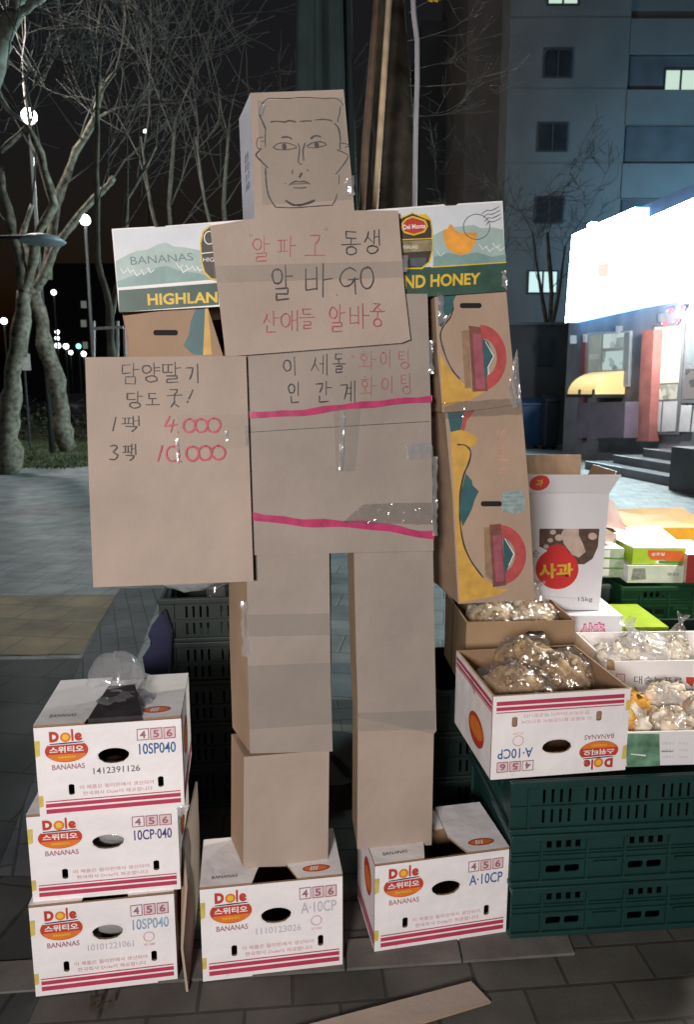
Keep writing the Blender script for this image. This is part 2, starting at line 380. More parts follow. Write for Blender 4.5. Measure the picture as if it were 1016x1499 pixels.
class Canvas:
    """print laid on a real surface; fn(a, b, lift) maps 2D print coordinates (b down) to local space"""
    def __init__(s, fn, lift=.0003): s.fn = fn; s.mb = MB(); s.lift = lift; s.runs = []
    def _l(s): s.runs.append((len(s.mb.v), len(s.mb.f))); s.lift += .000022; return s.lift
    def poly(s, pts, m):
        l = s._l(); s.mb.face([s.fn(a, b, l) for a, b in pts], m)
    def geo(s, vs, fs, m):
        l = s._l(); s.mb.mesh([s.fn(a, b, l) for a, b in vs], fs, m)
    def stroke(s, pts, wd, m, vary=.25):
        l = s._l(); pts = [Vector(p) for p in pts]; n = len(pts)
        if n < 2: return
        d0 = (pts[1]-pts[0]); d1 = (pts[-1]-pts[-2])
        if d0.length > 0: pts[0] = pts[0] - d0.normalized()*wd*.35
        if d1.length > 0: pts[-1] = pts[-1] + d1.normalized()*wd*.35
        L = []
        for i in range(n):
            t = pts[min(i+1, n-1)] - pts[max(i-1, 0)]
            if t.length < 1e-9: t = Vector((1, 0))
            t.normalize(); nn = Vector((-t.y, t.x)); h = wd*.5*(1 + random.uniform(-vary, vary))
            if i in (0, n-1): h *= .7
            L += [pts[i] + nn*h, pts[i] - nn*h]
        s.geo([tuple(p) for p in L], [(2*i, 2*i+1, 2*i+3, 2*i+2) for i in range(n-1)], m)
    def sub(s, pts, k=4, jit=0.0):
        out = []
        n = len(pts)
        for i in range(n-1):                       # catmull-rom smoothing
            p0 = pts[max(i-1, 0)]; p1 = pts[i]; p2 = pts[i+1]; p3 = pts[min(i+2, n-1)]
            for q in range(k):
                t = q / k; c = []
                for a, b, cc, d in zip(p0, p1, p2, p3):
                    c.append(.5*((2*b) + (-a+cc)*t + (2*a-5*b+4*cc-d)*t*t + (-a+3*b-3*cc+d)*t**3))
                out.append((c[0] + random.uniform(-jit, jit), c[1] + random.uniform(-jit, jit)))
        out.append(tuple(pts[-1])); return out
    def curve(s, pts, wd, m, jit=0.0): s.stroke(s.sub(pts, 4, jit), wd, m)
    def hand(s, ch, x0, y0, x1, y1, wd, m, slant=0.0):
        for st in glyph(ch):
            q = [(x0 + a*(x1-x0) + slant*(.5-b)*(y1-y0) + random.uniform(-.02, .02)*(x1-x0), y0 + b*(y1-y0) + random.uniform(-.02, .02)*(y1-y0)) for a, b in st]
            if len(q) > 6: q = s.sub(q, 2)
            elif len(q) > 2:
                r = []
                for i in range(len(q)-1):
                    for t in (0, .35, .7): r.append((q[i][0] + (q[i+1][0]-q[i][0])*t, q[i][1] + (q[i+1][1]-q[i][1])*t))
                q = r + [q[-1]]
            s.stroke(q, wd, m)
    def text(s, body, x0, y0, x1, y1, m, bold=0.0, quad=None):
        vs, fs = text_geo(body, bold)
        if quad:                                   # four corners TL TR BR BL
            a, b, c, d = [Vector(p) for p in quad]
            s.geo([tuple((a*(1-u) + b*u)*(1-v) + (d*(1-u) + c*u)*v) for u, v in vs], fs, m)
        else: s.geo([(x0 + u*(x1-x0), y0 + v*(y1-y0)) for u, v in vs], fs, m)
    def ring(s, outer, inner, m):
        n = len(outer); s.geo(list(outer) + list(inner), [(i, (i+1) % n, n + (i+1) % n, n + i) for i in range(n)], m)
    def build(s, name, parent):
        """prints that stand apart (lines of writing, separate marks) become parts of their own"""
        runs = s.runs + [(len(s.mb.v), len(s.mb.f))]; bb = []; runs = [a for a, b in zip(runs, runs[1:]) if b[0] > a[0]] + runs[-1:]
        for (v0, f0), (v1, f1) in zip(runs, runs[1:]):
            q = s.mb.v[v0:v1]; bb.append([min(p[i] for p in q) for i in range(3)] + [max(p[i] for p in q) for i in range(3)])
        n = len(bb); root = list(range(n))
        def find(i):
            while root[i] != i: i = root[i]
            return i
        big = [sorted(b[3+i] - b[i] for i in range(3))[1] for b in bb]
        for i in range(n):
            for j in range(i):
                g = math.sqrt(sum(max(0, bb[i][k] - bb[j][3+k], bb[j][k] - bb[i][3+k])**2 for k in range(3)))
                if g <= max(.016, .4*max(big[i], big[j])): root[find(i)] = find(j)
        out = None; groups = {}
        for i in range(n): groups.setdefault(find(i), []).append(i)
        for g in groups.values():
            m = MB()
            for i in g:
                (v0, f0), (v1, f1) = runs[i], runs[i+1]; off = len(m.v) - v0; m.v += s.mb.v[v0:v1]
                for f, k in zip(s.mb.f[f0:f1], s.mb.m[f0:f1]): m.f.append(tuple(a + off for a in f)); m.m.append(m.mi(s.mb.mats[k]))
            out = m.build(name, parent)
        return out

def px_canvas(fr, y):                              # canvas in photo pixels on plane y of a frame
    return Canvas(lambda a, b, l: fr.P(a, b, y - l))

def crumple(fr, quad, y, nx, ny, amp, m, name, parent, seed=1):
    """crinkled sheet of film between four photo corners TL TR BR BL on plane y"""
    rnd = random.Random(seed); a, b, c, d = [fr.P(px, py, y) for px, py in quad]
    vs = []; fs = []
    for j in range(ny+1):
        for i in range(nx+1):
            u, v = i/nx, j/ny; p = (a*(1-u) + b*u)*(1-v) + (d*(1-u) + c*u)*v
            p = p + Vector((rnd.uniform(-amp, amp)*.5, -abs(rnd.gauss(0, amp)), rnd.uniform(-amp, amp)*.5)); vs.append(p)
    for j in range(ny):
        for i in range(nx): k = j*(nx+1)+i; fs.append((k, k+1, k+nx+2, k+nx+1))
    mb = MB(); mb.mesh(vs, fs, m); return mb.build(name, parent, True)

# ------------------------------------------------------------------ the setting: ground, paving
def sheet(name, pts, z, m, **kw):
    mb = MB(); mb.face([(x, y, z) for x, y in pts], m); o = mb.build(name); tag(o, kind='structure'); return o
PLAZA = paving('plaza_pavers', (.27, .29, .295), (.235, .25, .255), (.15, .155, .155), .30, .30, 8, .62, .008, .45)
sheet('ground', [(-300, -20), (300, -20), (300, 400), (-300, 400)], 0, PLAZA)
BRICK = paving('stall_pavers', (.108, .103, .09), (.08, .078, .068), (.050, .048, .043), .235, .118, -5, .75, .005, .55)
sheet('pavement', [(-.60, -3), (8, -3), (8, 3.3), (-1.02, 3.3), (-.80, 2.3)], .004, BRICK)
YEL = paving('ochre_pavers', (.25, .19, .10), (.21, .165, .10), (.14, .12, .085), .30, .30, 8, .65, .008, .5)
sheet('paved_path', [(-9, 3.55), (-1.55, 3.92), (-1.72, 5.15), (-9, 4.9)], .004, YEL)
BAND = paving('dark_band_pavers', (.10, .105, .115), (.085, .09, .10), (.05, .05, .05), .20, .10, 70, .7, .006, .4)
sheet('border_strip', [(-1.10, 2.0), (-.92, 2.0), (-1.42, 5.3), (-1.75, 5.3), (-1.52, 3.9)], .008, BAND)
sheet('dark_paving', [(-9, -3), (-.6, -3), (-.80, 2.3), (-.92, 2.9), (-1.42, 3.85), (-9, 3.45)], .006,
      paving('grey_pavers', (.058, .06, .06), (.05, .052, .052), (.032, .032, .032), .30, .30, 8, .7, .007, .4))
KERB = mat('kerb_stone', (.125, .118, .105), .75, .3, 9, .6, 150)
kb = MB(); 
for i in range(7):
    x0 = -1.55 + .31*i; x1 = x0 + .304
    def ky(x): return 1.635 + .085*x
    kb.prism([(x0, ky(x0), .012), (x1, ky(x1), .012), (x1, ky(x1)+.10, .012), (x0, ky(x0)+.10, .012)], (0, 0, -.02), KERB, KERB)
tag(kb.build('kerb'), kind='structure')
GRASSM = mat('dark_grass', (.035, .05, .018), .9, .5, 2)
sheet('grass_bed', [(-40, 13.6), (-5.5, 14.2), (-2.5, 20), (2, 60), (-40, 60)], .02, GRASSM)
gb = MB(); BLADE = mat('grass_blades', (.045, .065, .02), .8, .4, 3)
for i in range(5000):
    y = random.uniform(13.7, 24); xr = -5.2 + (y-14.2)*.4
    x = random.uniform(-.52*y - 1, xr); h = random.uniform(.04, .13); a = random.uniform(0, 6.28)
    gb.face([(x-.015*math.cos(a), y-.015*math.sin(a), .02), (x+.015*math.cos(a), y+.015*math.sin(a), .02), (x+random.uniform(-.05,.05), y, h)], BLADE)
tag(gb.build('grass'), 'short dark grass around the bare street trees', 'grass', kind='stuff')

# ------------------------------------------------------------------ banana cartons
def banana_box(fr, wd, ht, dp, label, code, stamp=None, faded=False, flip=False, opening=(.36, .68), open_top=False, codemat=None, circle=True, sidelogo=0, skew=0.0):
    """white telescopic fruit carton, front face on local y=0, x 0..wd, z 0..ht"""
    t = thing('banana_box', label, 'carton', fr, 'white banana cartons')
    T = .006
    def uv(u, v): return (u*wd, v*ht) if not flip else ((1-u)*wd, (1-v)*ht)     # v down in print space
    def z_of(v): return ht - v
    hole = []
    cx, cy, hw, hh = .525, .355, .108, .082
    pts = [(cx - hw, cy - hh*.25), (cx - hw*.72, cy - hh*.85), (cx - hw*.3, cy - hh), (cx + hw*.3, cy - hh), (cx + hw*.72, cy - hh*.85), (cx + hw, cy - hh*.25),
           (cx + hw*.92, cy + hh*.35), (cx + hw*.6, cy + hh*.85), (cx + hw*.2, cy + hh), (cx - hw*.2, cy + hh), (cx - hw*.6, cy + hh*.85), (cx - hw*.92, cy + hh*.35)]
    def loop(pp): return [(uv(u, v)[0], z_of(uv(u, v)[1])) for u, v in pp]
    slots = [rrect(.205, .635, .245, .755, .019), rrect(.82, .625, .86, .745, .019)]
    holes = [loop(pts)] + [loop(q) for q in slots]
    body = MB()
    plate(body, [(0, 0), (wd, 0), (wd, ht), (0, ht)], holes, T, lambda x, y, z: Vector((x, y + T/2, z)), WHITE, KRAFT_D)
    def wall(q, o): body.prism(q, o, WHITE, KRAFT_D)
    wall([(0, dp, 0), (0, T, 0), (0, T, ht), (0, dp, ht)], (T, 0, 0))
    wall([(wd, T, 0), (wd, dp, 0), (wd, dp, ht), (wd, T, ht)], (-T, 0, 0))
    wall([(wd-T, dp, 0), (T, dp, 0), (T, dp, ht), (wd-T, dp, ht)], (0, -T, 0))
    wall([(T, T, 0), (wd-T, T, 0), (wd-T, dp-T, 0), (T, dp-T, 0)], (0, 0, T))
    o = body.build('carton_body', t)
    if not open_top:
        a, b = opening
        for q, dz in (([(0, 0), (a*wd, 0), (a*wd+.025, dp*.42), (a*wd+.02, dp), (0, dp)], .001), ([(b*wd, 0), (wd, 0), (wd, dp), (b*wd-.02, dp), (b*wd-.03, dp*.35)], .0015)):
            f = MB(); f.prism([(x, y, ht + T + dz) for x, y in q], (0, 0, -T + .0005), WHITE, KRAFT_D); f.build('top_flap', t)
        f = MB(); f.prism([(a*wd + .01, dp*.55, ht+.001), (b*wd - .01, dp*.55, ht+.001), (b*wd - .01, dp-.01, ht+.001), (a*wd+.01, dp-.01, ht+.001)], (0, 0, -.004), WHITE, KRAFT_D); f.build('top_flap', t)
        c = Canvas(lambda x, y, l: Vector((x, y, ht + T + .0015 + l)))
        c.poly(ell(wd*.82, dp*.16, wd*.10, dp*.07), LOGORED); c.poly(ell(wd*.82, dp*.16, wd*.085, dp*.045), LOGOORANGE)
        for k in range(3): c.stroke([(wd*(.78+.02*k), dp*.13), (wd*(.79+.02*k), dp*.19)], .006, PAPER)
        c.text('BANANAS', wd*.08, dp*.19, wd*.26, dp*.13, GREYINK); c.build('lid_print', t)
    else:                                          # open: brown inner flaps fold down inside
        f = MB()
        for q, off in (([(T, T, ht-.001), (wd-T, T, ht-.001), (wd-T, T, ht-.09), (T, T, ht-.09)], (0, .004, 0)),): f.prism(q, off, KRAFT_D, KRAFT_D)
        f.build('inner_flap', t)
    def cv(lift): return Canvas(lambda u, v, l: Vector((uv(u, v)[0], -l, z_of(uv(u, v)[1]))), lift)
    asp = wd/ht
    # oval logo
    c = cv(.0006)
    c.poly(ell(.21, .262, .156, .150, 36), PAPER); c.poly(ell(.21, .262, .146, .128, 36), LOGORED); c.poly(ell(.21, .30, .128, .082, 36, 0, 180), LOGOORANGE)
    c.text('스위티오', .095, .215, .325, .285, PAPER, .03); c.text('sweetio', .15, .315, .27, .345, SUNY, .01)
    c.poly([(.095, .035), (.325, .025), (.33, .195), (.09, .2)], PAPER)
    c.text('D', .10, .05, .165, .165, LOGORED, .07); c.text('l', .247, .035, .262, .163, LOGORED, .06); c.text('e', .268, .075, .32, .165, LOGORED, .06)
    sunp = ell(.208, .118, .036, .036*asp*1.0, 24); c.poly(sunp, LOGOORANGE); c.poly(ell(.208, .118, .022, .022*asp, 20), SUNY)
    c.stroke([(.105, .186), (.21, .182), (.32, .178)], .016, NAVY, 0)
    c.text('BANANAS', .105, .41, .325, .468, BROWNINK, .006)
    c.build('printed_logo', t)
    c = cv(.0009)
    for y0, y1 in ((.797, .808), (.826, .868), (.888, .936)): c.poly([(.045, y0 + .008), (.975, y0), (.975, y1), (.045, y1 + .008)], STRIPE)
    c.build('printed_stripes', t)
    c = cv(.0007)
    for k, d in enumerate('456'):
        x = .69 + .092*k; c.poly([(x, .082), (x+.084, .08), (x+.084, .208), (x, .21)], BROWNINK); c.poly([(x+.006, .092), (x+.078, .09), (x+.078, .198), (x+.006, .2)], PAPER if k < 1 else mat('pink_paper', (.72, .55, .58), .5, .05))
        c.text(d, x+.02, .105, x+.062, .188, BROWNINK, .03)
    c.build('size_label', t)
    c = cv(.0008)
    c.text(code, .70, .245, .955, .365, codemat or BLUEINK, .012)
    if stamp: c.text(stamp, .38, .475, .70, .545, stamp_mat(faded), .006)
    c.build('stamped_code', t)
    c = cv(.0008)
    c.text('이 제품은 필리핀에서 생산되어', .28, .655, .79, .70, FAINTRED, .004); c.text('한국회사 Dole이 제공합니다', .30, .725, .78, .77, FAINTRED, .004)
    if circle:
        c.ring(ell(.81, .455, .04, .04*asp), ell(.81, .455, .034, .034*asp), FAINTRED); c.text('ISO 22000', .775, .53, .85, .555, FAINTRED)
    c.ring(ell(cx, cy, hw*1.16, hh*1.22, 30), ell(cx, cy, hw*1.02, hh*1.04, 30), PAPER)
    c.build('small_print', t)
    # side print, left face
    c = Canvas(lambda u, v, l: Vector((-l, (1-u)*dp, z_of(v*ht) if not flip else z_of((1-v)*ht))), .0006)
    for y0, y1 in ((.80, .815), (.826, .868), (.888, .936)): c.poly([(.02, y0), (.98, y0), (.98, y1), (.02, y1)], STRIPE)
    c.poly(ell(.62, .34, .2, .2, 30), LOGORED); c.poly(ell(.62, .36, .17, .12, 30), LOGOORANGE)
    c.build('side_print', t)
    c = Canvas(lambda u, v, l: Vector((wd + l, u*dp, z_of(v*ht))), .0006)
    for y0, y1 in ((.80, .815), (.826, .868), (.888, .936)): c.poly([(.02, y0), (.98, y0), (.98, y1), (.02, y1)], STRIPE)
    c.poly(ell(.4, .4, .2, .2, 30), LOGORED); c.poly(ell(.4, .42, .17, .12, 30), LOGOORANGE)
    c.build('side_print', t)
    # yellow tape tabs at the corner
    c = cv(.0004); yt = mat('yellow_tape', (.62, .50, .12), .5, .2, 30)
    c.poly([(-.0, .14), (.035, .14), (.03, .30), (-.0, .32)], yt); c.poly([(-.0, .74), (.03, .74), (.03, .86), (0, .87)], yt); c.build('tape', t)
    return t
def stamp_mat(f): return PALEP if f else GREYINK
def fr_px(BL, yaw, z): g = gnd(BL[0], BL[1], z); return Frame((g.x, g.y, z), yaw)

fA = fr_px((52, 1459), 8.4, .008); banana_box(fA, .347, .248, .27, 'white banana carton with a faded blue stamp at the bottom of the left stack', '10SP040', '10101221061', True, codemat=mat('faded_blue', (.25, .36, .50), .5, .3, 30))
fB = Frame((fA.o.x + .006, fA.o.y + .013, .262), 7.6); banana_box(fB, .356, .228, .27, 'white banana carton in the middle of the left stack, stamped 10CP 040', '10CP·040', None, True, codemat=PURPLE, circle=False)
fC = Frame((fA.o.x + .049, fA.o.y - .006, .497), 8.6); banana_box(fC, .336, .232, .265, 'white banana carton on top of the left stack, clear bag poking out of its lid', '10SP040', '1412391126', False, circle=False, opening=(.34, .74))
fL = fr_px((297, 1437), 8.2, .008); banana_box(fL, .362, .262, .195, 'white banana carton serving as the left foot of the cardboard figure', 'A·10CP', '1110123026', True, codemat=PALEP)
fR = fr_px((548, 1395), 11.0, .008); banana_box(fR, .378, .258, .22, 'white banana carton serving as the right foot of the cardboard figure', 'A·10CP', None, circle=False)
fU = Frame((.384, 1.755, .476), 7.7); banana_box(fU, .385, .236, .34, 'open white banana carton turned upside down on green crates, holding bags of nuts', 'A·10CP', None, flip=True, open_top=True)

# plastic glimpsed in the hand holes is a liner inside each carton of the stack
for f_, wd_, nm in ((fB, .352, 'b'), (fA, .347, 'a')): pass

def blob(mb, c, r, m, seed=0, n1=12, n2=8, amp=.15, sq=(1, 1, 1), crease=0):
    rnd = random.Random(seed); k = [(rnd.uniform(1.5, 4.5), rnd.uniform(0, 6), rnd.uniform(1.5, 4.5), rnd.uniform(0, 6)) for _ in range(4)]
    vs = []; fs = []
    for j in range(n2+1):
        th = math.pi*j/n2
        for i in range(n1):
            ph = 2*math.pi*i/n1
            q = 1 + amp*sum(math.sin(a*ph_ + b)*math.sin(cc*th + d) for (a, b, cc, d), ph_ in zip(k, (round(1)*ph, ph*1, ph*1, ph*1)))*.5
            q = 1 + amp*.5*sum(math.sin(round(a)*ph + b)*math.sin(cc*th + d) for a, b, cc, d in k) + (rnd.gauss(0, crease) if crease else 0)
            vs.append((c[0] + r*sq[0]*q*math.sin(th)*math.cos(ph), c[1] + r*sq[1]*q*math.sin(th)*math.sin(ph), c[2] + r*sq[2]*q*math.cos(th)))
    for j in range(n2):
        for i in range(n1): l = (i+1) % n1; fs.append((j*n1+i, j*n1+l, (j+1)*n1+l, (j+1)*n1+i))
    mb.mesh(vs, fs, m)
def bag_of(fr, c, r, sq, label, cat, m_in, lump, n, seed, group, name='food_bag', tie=None, filmm=None):
    """a clear bag: lumps of food packed in a blob, wrapped in creased film, optional tied neck (offset vector)"""
    t = thing(name, label, cat, Frame(fr.o, math.degrees(fr.yaw)), group); rnd = random.Random(seed)
    mb = MB()
    for i in range(n):
        while True:
            d = Vector((rnd.uniform(-1, 1), rnd.uniform(-1, 1), rnd.uniform(-1, 1)))
            if .8 < d.length < 1.02: break
        p = (c[0] + d.x*r*sq[0]*.9, c[1] + d.y*r*sq[1]*.9, c[2] + d.z*r*sq[2]*.9)
        blob(mb, p, lump*rnd.uniform(.6, 1.2), rnd.choice(m_in), seed*50+i, 7, 5, .35, (rnd.uniform(.7, 1.3), rnd.uniform(.6, 1.1), rnd.uniform(.6, 1.1)))
    blob(mb, c, r*.90, m_in[0], seed+5, 20, 14, .14, sq, .03)
    mb.build('contents', t, True)
    mb = MB(); blob(mb, c, r*1.03, filmm or POLY, seed+9, 30, 18, .14, sq, .035)
    mb.build('bag_film', t)
    if tie:
        mb = MB(); pts = [Vector(c) + Vector(tie)*q for q in (.55, .8, 1, 1.12, 1.3)]; mb.tube(pts, [r*.5, r*.25, r*.09, r*.2, r*.34], filmm or POLYW, 9, False)
        for v in range(len(mb.v)): mb.v[v] = tuple(x + rnd.uniform(-.005, .005) for x in mb.v[v])
        mb.build('tied_neck', t)
    return t
NUT = [mat('tan_nut', (.42, .29, .16), .6, .35, 60), mat('pale_nut', (.55, .42, .27), .6, .3, 60), mat('brown_nut', (.30, .18, .095), .6, .3, 60)]
gU = 'bags of nuts in the upside down banana carton'
SHINY = film('shiny_film', (.94, .92, .9), .17, .05, .10, .9, 45)
bag_of(fU, (.115, .14, .185), .10, (1.05, .95, .75), 'bag of nuts at the left of the open banana carton', 'bag of nuts', NUT, .0115, 200, 3, gU, tie=None, filmm=SHINY)
bag_of(fU, (.185, .24, .215), .10, (.95, .8, .85), 'tallest bag of nuts, at the back of the open banana carton', 'bag of nuts', NUT, .0115, 200, 7, gU, filmm=SHINY)
bag_of(fU, (.270, .17, .20), .085, (1.0, .9, .95), 'bag of nuts at the right of the open banana carton', 'bag of nuts', NUT, .0115, 180, 12, gU, filmm=SHINY)

# clear bag puffing out of the lid of the top carton
t = thing('plastic_bag', 'puffed clear plastic bag sticking out of the top carton of the left stack', 'plastic bag', fC)
mb = MB(); blob(mb, (.160, .17, .270), .072, POLY, 4, 34, 22, .12, (1.0, .8, 1.0), .022); mb.build('bag_film', t, True)
mb = MB(); blob(mb, (.185, .10, .243), .055, film('grey_film', (.75, .75, .78), .12, .10, .12, .9, 40), 9, 24, 14, .25, (1.15, .9, .45), .05); mb.build('bag_folds', t, True)
mb = MB(); dk = mat('dark_fruit', (.03, .026, .03), .4, .3, 30)
mb.prism([(.120, .012, .241), (.245, .012, .241), (.215, .12, .275), (.15, .12, .275)], (0, 0, -.06), dk, dk); mb.build('contents', t)
# loose film hanging from under the top carton
crumple(fC, [(256, 1182), (279, 1176), (272, 1193), (262, 1192)], .0, 5, 3, .006, POLYW, 'bag_end', t, 6)
def liner(fr, wd, ht, label, seed):
    t = thing('plastic_liner', label, 'plastic liner', fr, 'clear liners inside the cartons of the left stack')
    mb = MB(); blob(mb, (wd*.55, .06, ht*.6), .055, POLYW, seed, 18, 10, .2, (1.2, .6, .7), .06); mb.build('liner_film', t, True)
    mb = MB(); blob(mb, (wd*.55, .09, ht*.56), .05, mat('dim_fruit', (.22, .18, .17), .6, .4, 20), seed, 12, 8, .2, (1.2, .6, .7)); mb.build('contents', t, True)
liner(fB, .352, .228, 'crinkled clear liner seen through the hand hole of the middle carton', 21)
liner(fA, .347, .248, 'crinkled clear liner seen through the hand hole of the bottom carton', 22)

# ------------------------------------------------------------------ the cardboard figure
fG = Frame((0, 1.715, 0), 10.0)
robot = thing('cardboard_figure', 'tall human figure built of taped cardboard boxes with a face drawn on its head box', 'cardboard figure', fG)
def piece(name, pts, y, depth, mf, ms, dxb=0, parent=None, bv=True):
    mb = MB(); fp = [fG.P(px, py, y) for px, py in pts]
    mb.prism(fp, [Vector((dxb, depth, 0))]*len(fp), mf, ms); o = mb.build(name, parent or robot)
    return bevel(o, .0015, 2) if bv else o
# legs
piece('lower_leg', [(357, 1108), (482, 1098), (480, 1266), (356, 1270)], .0, .13, KRAFT, KRAFT_B, -.030)
piece('upper_leg', [(361, 806), (482, 804), (484, 1000), (487, 1100), (366, 1103), (362, 960)], -.014, .15, KRAFT_G, KRAFT_B, -.042)
piece('lower_leg', [(524, 1040), (636, 1036), (632, 1237), (523, 1243)], .03, .14, KRAFT, KRAFT_B, .012)
piece('upper_leg', [(518, 806), (634, 800), (639, 1070), (635, 1075), (524, 1050), (520, 900)], .018, .16, KRAFT_G, KRAFT_B, .012)
# torso: box, front card, belt ribbons
torso = piece('torso', [(352, 432), (626, 430), (631, 600), (635, 806), (361, 813), (356, 600)], -.028, .20, KRAFT_G, KRAFT_B)
fold = px_canvas(fG, -.028)
fold.stroke([(362, 633), (440, 628), (540, 622), (628, 617)], 1.0, BLACKINK); fold.build('fold_line', torso)
def ribbon_band(pts, wd, name='pink_ribbon_belt'):
    c = px_canvas(fG, -.031); c.lift = .0004
    up = [(x, y - wd*.5*(1 + .2*math.sin(x*.11))) for x, y in c.sub(pts, 5)]; dn = [(x, y + wd*.5*(1 + .2*math.sin(x*.07 + 1))) for x, y in c.sub(pts, 5)]
    n = len(up); mb = MB(); vs = [fG.P(a, b, -.031 - .002*abs(math.sin(i*1.7))) for i, (a, b) in enumerate(up)] + [fG.P(a, b, -.031 - .0015*abs(math.sin(i*2.3))) for i, (a, b) in enumerate(dn)]
    mb.mesh(vs, [(i, i+1, n+i+1, n+i) for i in range(n-1)], RIBBON); return mb.build(name, robot, True)
ribbon_band([(358, 607), (430, 605), (500, 596), (570, 589), (627, 584), (632, 583)], 9)
ribbon_band([(361, 754), (430, 764), (500, 767), (560, 771), (600, 780), (636, 783)], 11)
# lettering on the torso
c = px_canvas(fG, -.028); c.lift = .0004
for ch, b, m in (('이', (414, 523, 437, 549), BLACKINK), ('세', (454, 519, 481, 549), BLACKINK), ('돌', (487, 517, 505, 546), BLACKINK), ('화', (525, 514, 551, 540), PINKINK), ('이', (556, 512, 575, 538), PINKINK), ('팅', (583, 512, 602, 540), PINKINK),
                 ('인', (421, 559, 441, 591), BLACKINK), ('간', (461, 558, 485, 590), BLACKINK), ('계', (497, 557, 521, 590), BLACKINK), ('화', (527, 551, 550, 580), PINKINK), ('이', (558, 550, 578, 575), PINKINK), ('팅', (586, 546, 604, 577), PINKINK)):
    c.hand(ch, *b, 1.9 if m is BLACKINK else 1.5, m)
c.stroke([(515, 520), (517, 523)], 1.6, PINKINK)
c.build('lettering', torso)
# shoulder box: printed fruit carton lying across, used as both arms' shoulders
sh = piece('shoulder_box', [(163, 335), (225, 331.5), (230, 334), (238, 334), (243, 330.5), (650, 299), (655, 303), (665, 303), (671, 298), (736, 294), (742, 425), (174, 457)], -.016, .30, WHITE, KRAFT_B)
c = px_canvas(fG, -.016)
G1 = mat('pale_teal_print', (.36, .47, .45), .5, .1, 30); G2 = mat('mid_teal_print', (.21, .34, .32), .5, .15, 30); G3 = mat('deep_green_print', (.035, .085, .065), .5, .2, 30); SKYP = mat('sky_print', (.62, .66, .70), .5, .05, 20)
YELP = mat('yellow_print', (.70, .47, .04), .5, .15, 30); BLKP = mat('dark_brown_print', (.05, .042, .03), .5, .2, 30); ORP = mat('orange_print', (.72, .32, .05), .5, .3, 25)
c.poly([(165, 337), (308, 327), (312, 400), (171, 414)], SKYP)
c.poly([(169, 382), (190, 371), (200, 367), (214, 366), (230, 358), (243, 355), (254, 361), (270, 362), (280, 364), (295, 367), (309, 372), (312, 404), (171, 416)], G1)
c.poly([(171, 412), (195, 403), (212, 400), (228, 392), (243, 389), (262, 396), (285, 399), (312, 405), (313, 409), (172, 421)], G2)
for x, y in ((176, 397), (186, 396), (196, 401), (206, 399), (216, 396), (258, 389), (264, 396), (272, 392), (281, 393), (288, 394)):
    c.stroke([(x, y - 4), (x + 4, y + 3), (x + 9, y - 1)], 1.6, PAPER)
c.text('BANANAS', 0, 0, 0, 0, mat('slate_print', (.12, .19, .20), .5, .1), .0, [(190, 376), (281, 370), (283, 381), (191, 388)])
c.poly([(172, 421), (315, 411), (315, 413), (172, 424)], PAPER)
c.poly([(173, 425), (318, 414), (320, 446), (174, 457)], G3)
c.text('HIGHLAN', 0, 0, 0, 0, YELP, .03, [(215, 430), (318, 427), (318, 443), (216, 447)])
# badge at left, half hidden by the chest card
c.poly([(292, 356), (296, 338), (306, 330), (322, 328), (322, 412), (308, 410), (298, 400), (294, 385)], YELP); c.poly([(294, 357), (298, 340), (307, 332), (322, 330), (322, 409), (309, 407), (300, 398), (296, 384)], BLKP)
c.ring(ell(306, 348, 8, 10), ell(306, 348, 6.6, 8.6), PAPER)
c.stroke([(295, 371), (322, 368)], 2, PAPER); c.text('HIG', 297, 377, 313, 383, PAPER); 
# right half
c.poly([(582, 306), (735, 296), (740, 384), (590, 394)], SKYP)
c.poly([(634, 345), (650, 336), (668, 332), (686, 330), (694, 329), (704, 334), (722, 333), (737, 336), (741, 384), (634, 392)], G1)
c.poly([(636, 376), (655, 370), (676, 374), (698, 369), (720, 376), (741, 372), (741, 385), (634, 392)], G2)
for x, y in ((702, 362), (712, 365), (722, 360), (728, 364), (640, 372)): c.stroke([(x, y-4), (x+5, y+3), (x+11, y-2)], 1.4, PAPER)
c.poly([(585, 393), (741, 385), (742, 426), (585, 437)], G3); c.stroke([(632, 391), (680, 388), (741, 384)], 2.0, YELP, .05)
c.text('ND HONEY', 0, 0, 0, 0, YELP, .03, [(592, 403), (704, 399), (703, 416), (592, 423)])
shield = [(585, 318), (597, 314), (604, 310), (611, 314), (624, 313), (632, 322), (634, 338), (634, 368), (630, 385), (618, 394), (600, 394), (585, 394)]
c.poly(shield, YELP); c.poly([(585, 321), (604, 312.5), (630, 323), (632, 338), (632, 367), (628, 383), (617, 391.5), (600, 392), (585, 392)], BLKP)
c.poly([(588, 327), (594, 320), (604, 316), (614, 319), (623, 322), (627, 331), (622, 340), (606, 345), (592, 341), (588, 335)], YELP)
c.poly([(590, 328), (595, 322), (604, 318.5), (613, 321), (621, 324), (624.5, 331), (620, 338), (606, 342.5), (593, 339), (590, 335)], LOGORED)
c.text('Del Monte', 0, 0, 0, 0, PAPER, .02, [(590, 329), (623, 327), (623, 334), (591, 336)])
c.stroke([(586, 351), (633, 349)], 2.2, YELP, .05)
c.poly([(587, 353), (633, 351), (633, 367), (588, 370)], mat('olive_print', (.27, .22, .12), .5, .3, 60)); c.text('HIGHLAND', 589, 359, 612, 364, PAPER)
c.poly([(600, 378), (624, 377), (623, 387), (612, 391), (601, 388)], mat('slate_dark_print', (.09, .11, .13), .5, .2, 40))
c.poly([(649, 338), (655, 335), (659, 328), (663, 330), (665, 336), (676, 341), (690, 340), (699, 341), (696, 356), (690, 367), (680, 373), (668, 372), (656, 364), (650, 352)], ORP)
